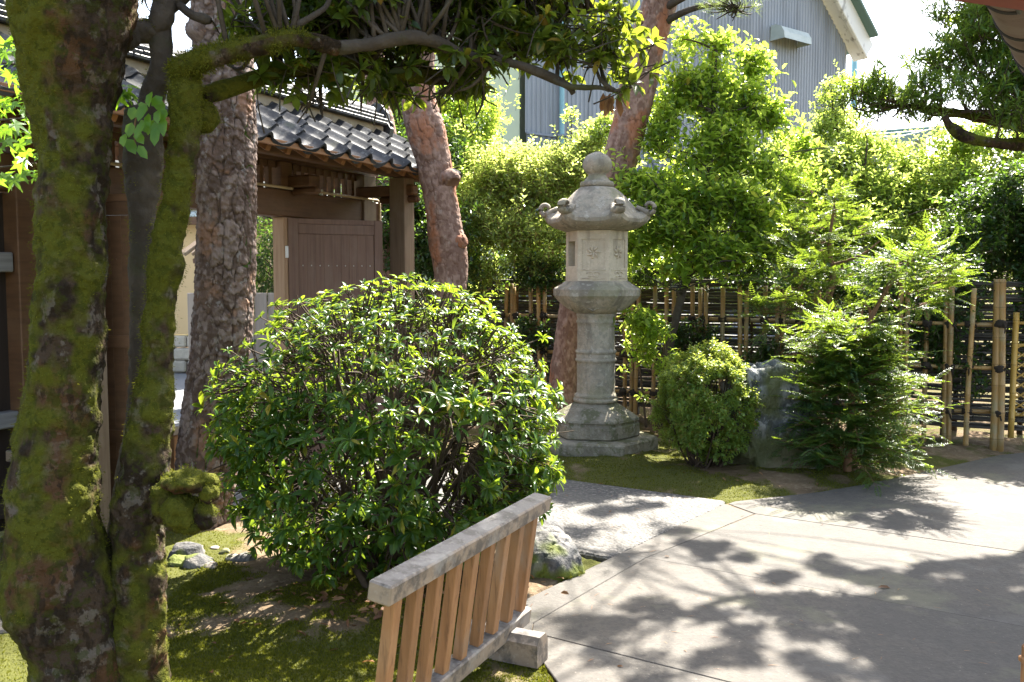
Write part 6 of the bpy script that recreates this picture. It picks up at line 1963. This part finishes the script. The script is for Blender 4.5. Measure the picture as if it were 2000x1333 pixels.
leafy_tree('camellia_tree', 'dark glossy tree filling the space behind the gate post', 'tree', (-1.2, 10.9, 0),
    [[(-1.2, 10.9, 0, .06), (-1.2, 10.9, 1.6, .05), (-1.2, 10.8, 3.2, .02)]],
    B_([(740, 440, 10.4, .5, .5, .7), (830, 450, 10.3, .6, .5, .6), (800, 380, 10.6, .6, .5, .5), (880, 530, 10.4, .4, .4, .5), (730, 560, 10.6, .5, .5, .6), (960, 520, 10.9, .5, .3, .4), (1060, 520, 10.9, .5, .3, .3), (840, 300, 11.2, .5, .5, .5)]),
    2200, 9, .075, .030, 'lf_dark', 71, twl=.22, kind='quad', gap=(2.4, .36), shell=1.0, limbs=24)
leafy_tree('boxwood_hedge', 'wide sunlit small-leaved hedge behind the bamboo fence on the right', 'hedge', (4.6, 10.5, 0),
    [[(3.4, 10.6, 0, .04), (3.4, 10.6, 2.5, .015)], [(4.4, 10.5, 0, .04), (4.4, 10.5, 2.6, .015)], [(5.4, 10.4, 0, .04), (5.4, 10.4, 2.5, .015)], [(3.9, 10.7, 0, .03), tuple(W(1688, 340, 10.7)) + (.012,), tuple(W(1690, 260, 10.7)) + (.006,)]],
    B_([(1560, 380, 10.6, .5, .3, .45), (1660, 380, 10.6, .6, .3, .45), (1780, 390, 10.5, .6, .3, .45), (1880, 380, 10.4, .6, .3, .45), (1980, 400, 10.2, .6, .3, .5), (1740, 320, 10.9, .6, .28, .3), (1860, 320, 10.8, .55, .28, .25), (1620, 310, 10.9, .4, .28, .3), (1970, 330, 10.5, .4, .3, .3), (1690, 280, 11.0, .3, .25, .25), (1540, 460, 10.2, .5, .28, .4), (1650, 470, 10.2, .5, .28, .4), (1780, 470, 10.0, .5, .28, .4), (1900, 470, 9.9, .5, .28, .4), (2010, 480, 9.8, .5, .28, .4), (1890, 270, 10.6, .5, .28, .25), (1990, 260, 10.4, .5, .28, .3), (2090, 300, 10.2, .6, .3, .6), (1480, 400, 10.4, .4, .28, .5), (1540, 300, 11.0, .4, .28, .3), (1420, 480, 10.2, .5, .2, .3), (1320, 470, 10.3, .5, .2, .35), (1250, 520, 10.2, .4, .2, .25), (1560, 540, 9.9, .5, .2, .2), (1700, 540, 9.8, .5, .2, .2), (1820, 540, 9.6, .5, .2, .25)]),
    5200, 9, .074, .036, 'lf_hedge', 73, twl=.22, kind='quad', gap=(2.6, .38), shell=.9, limbs=80, limb_r=.01)
leafy_tree('sapling', 'airy upright sapling with light leaves before the right end of the corrugated wall', 'shrub', (4.2, 11.4, 0),
    [[(4.2, 11.4, 0, .02), tuple(W(1640, 330, 11.4)) + (.012,), tuple(W(1625, 200, 11.4)) + (.006,)], [(4.3, 11.4, .5, .014), tuple(W(1590, 270, 11.4)) + (.008,)]],
    B_([(1620, 210, 11.4, .25, .25, .4), (1600, 270, 11.4, .22, .25, .25), (1660, 250, 11.4, .2, .25, .25), (1640, 160, 11.4, .15, .15, .15)]),
    420, 8, .055, .026, 'lf_hedge', 75, twl=.2, gap=(3.5, .38), limbs=18, limb_r=.006)
leafy_tree('tall_hedge', 'long pale green hedge rising behind all the other shrubs along the boundary', 'hedge', (3.0, 12.2, 0),
    [[(x_, 12.2, 0, .04), (x_, 12.2, 2.4, .015)] for x_ in (-.8, .3, 1.5, 2.7, 3.9, 5.1, 6.3)],
    [(-.9 + i * .42, 12.1 + .25 * math.sin(i * 2.1), 2.35 + .35 * math.sin(i * 1.7) + (.25 if i > 11 else 0), .5, .3, .55) for i in range(20)] + [(-.9 + i * .42, 11.7, 1.5 + .2 * math.sin(i * 2.7), .45, .25, .5) for i in range(20)],
    3600, 9, .085, .040, 'lf_hedge', 83, twl=.26, kind='quad', gap=(2.2, .36), shell=.9, limbs=70, limb_r=.012)
leafy_tree('privet_hedge', 'dark shaded leafy hedge behind the right end of the bamboo fence', 'hedge', (4.9, 9.1, 0),
    [[(4.6, 9.15, 0, .03), (4.6, 9.1, 1.8, .012)], [(5.2, 9.0, 0, .03), (5.2, 9.0, 1.8, .012)]],
    B_([(1890, 480, 9.2, .4, .25, .35), (1960, 470, 9.0, .45, .25, .4), (1900, 560, 9.0, .35, .2, .35), (1970, 570, 8.85, .3, .18, .3), (1880, 650, 8.95, .3, .14, .3), (1930, 650, 8.85, .25, .14, .3), (1840, 560, 9.1, .35, .22, .3), (1780, 540, 9.3, .4, .25, .35), (2060, 480, 8.9, .4, .3, .5), (1900, 740, 8.95, .25, .14, .2), (1990, 380, 9.1, .35, .25, .35), (1920, 400, 9.3, .35, .25, .3), (1830, 640, 9.0, .25, .14, .25), (1960, 700, 8.8, .2, .12, .25), (2030, 600, 8.7, .3, .2, .4)]),
    2600, 8, .062, .03, 'lf_dark', 77, twl=.18, kind='oval', gap=(2.8, .38), limbs=40, limb_r=.008)
# creeper over the right end of the bamboo fence
rngv = np.random.default_rng(91)
FV = thing('fence_creeper', 'dark green creeper leaves spilling over the right end of the bamboo fence', 'vine', (4.2, 8.6, 0))
xv = np.concatenate((rngv.uniform(3.4, 4.5, 420), rngv.normal(4.2, .13, 260)))
zv = np.concatenate((rngv.uniform(1.25, 1.85, 420), rngv.uniform(.35, 1.4, 260)))
kv = fbm(np.stack((xv * 3, zv * 3, 0 * xv), -1), 4, 3) > .44
xv, zv = xv[kv], zv[kv]
yv = 10.6 - .478 * xv + rngv.uniform(-.06, .16, len(xv))
tv_ = np.stack((xv, yv, zv), -1)
dv = unit(rngv.normal(0, .6, (len(xv), 3)) + np.array((-.1, -.5, .2)))
part('stems', Geo().add(*stems(rngv, tv_, dv, .2, .003)), mt['twig'], FV, smooth=True, kind='stuff')
part('foliage', Geo().add(*leaves(*twig_leaves(rngv, tv_, dv, .14, 6, .06, .03, False, .2), 'oval')), mt['lf_dark'], FV, smooth=True, kind='stuff')
leafy_tree('understory_shrub', 'dark low shrub leaves showing between the fence poles left of the rock', 'shrub', (2.2, 9.9, 0),
    [[(1.6, 9.95, 0, .02), (1.6, 9.95, 1.7, .01)], [(2.6, 9.6, 0, .02), (2.6, 9.6, 1.6, .01)]],
    [(x, 10.6 - .478 * x - .18 + dy, z, .34, .14, .22) for (x, z, dy) in ((.3, 1.7, .1), (.9, 1.75, .1), (1.4, 1.8, .05), (1.9, 1.8, 0), (2.4, 1.75, 0), (2.9, 1.7, 0), (3.4, 1.6, 0), (1.9, 1.0, .0), (2.7, .9, 0), (3.5, 1.1, 0), (.2, 1.0, 0), (3.3, .7, 0))],
    1500, 7, .055, .026, 'lf_dark', 79, twl=.16, kind='oval', gap=(3, .44), limbs=24, limb_r=.006)
leafy_tree('bamboo_thicket', 'dark drooping foliage hanging over the grey board fence beyond the gate', 'shrub', (-3.2, 12.4, 0),
    [[(-3.3, 12.4, 0, .02), (-3.3, 12.4, 3.5, .01)], [(-2.9, 12.5, 0, .02), (-2.9, 12.5, 3.5, .01)]],
    B_([(520, 470, 12.2, .5, .4, .6), (560, 540, 12.0, .5, .4, .6), (500, 560, 12, .4, .4, .5), (620, 470, 12.2, .5, .5, .7), (700, 500, 12.2, .5, .5, .7)]),
    700, 10, .10, .016, 'lf_dark', 81, twl=.3, kind='quad', gap=(2.4, .36), upd=-.2, droop=.5, limbs=20)
# hanging dried leaves on the long branch
HD = thing('dried_leaf_cluster', 'bunch of brown withered leaves hanging under the tip of the long branch', 'leaves', W(1190, 180, 3.2))
hloc = XF[HD.name][0]
dme = leaf_mesh('oval', mt['lf_dead'], 'leaf')
for i in range(7):
    inst('leaf', dme, HD, leaf_matrix(W(1178 + i * 5, 182 + (i % 3) * 5, 3.2) - hloc, unit(np.array((rv.normal(0, .35), rv.normal(0, .3), -1))), unit(np.array((rv.normal(), -1, .2))), .07, .03))
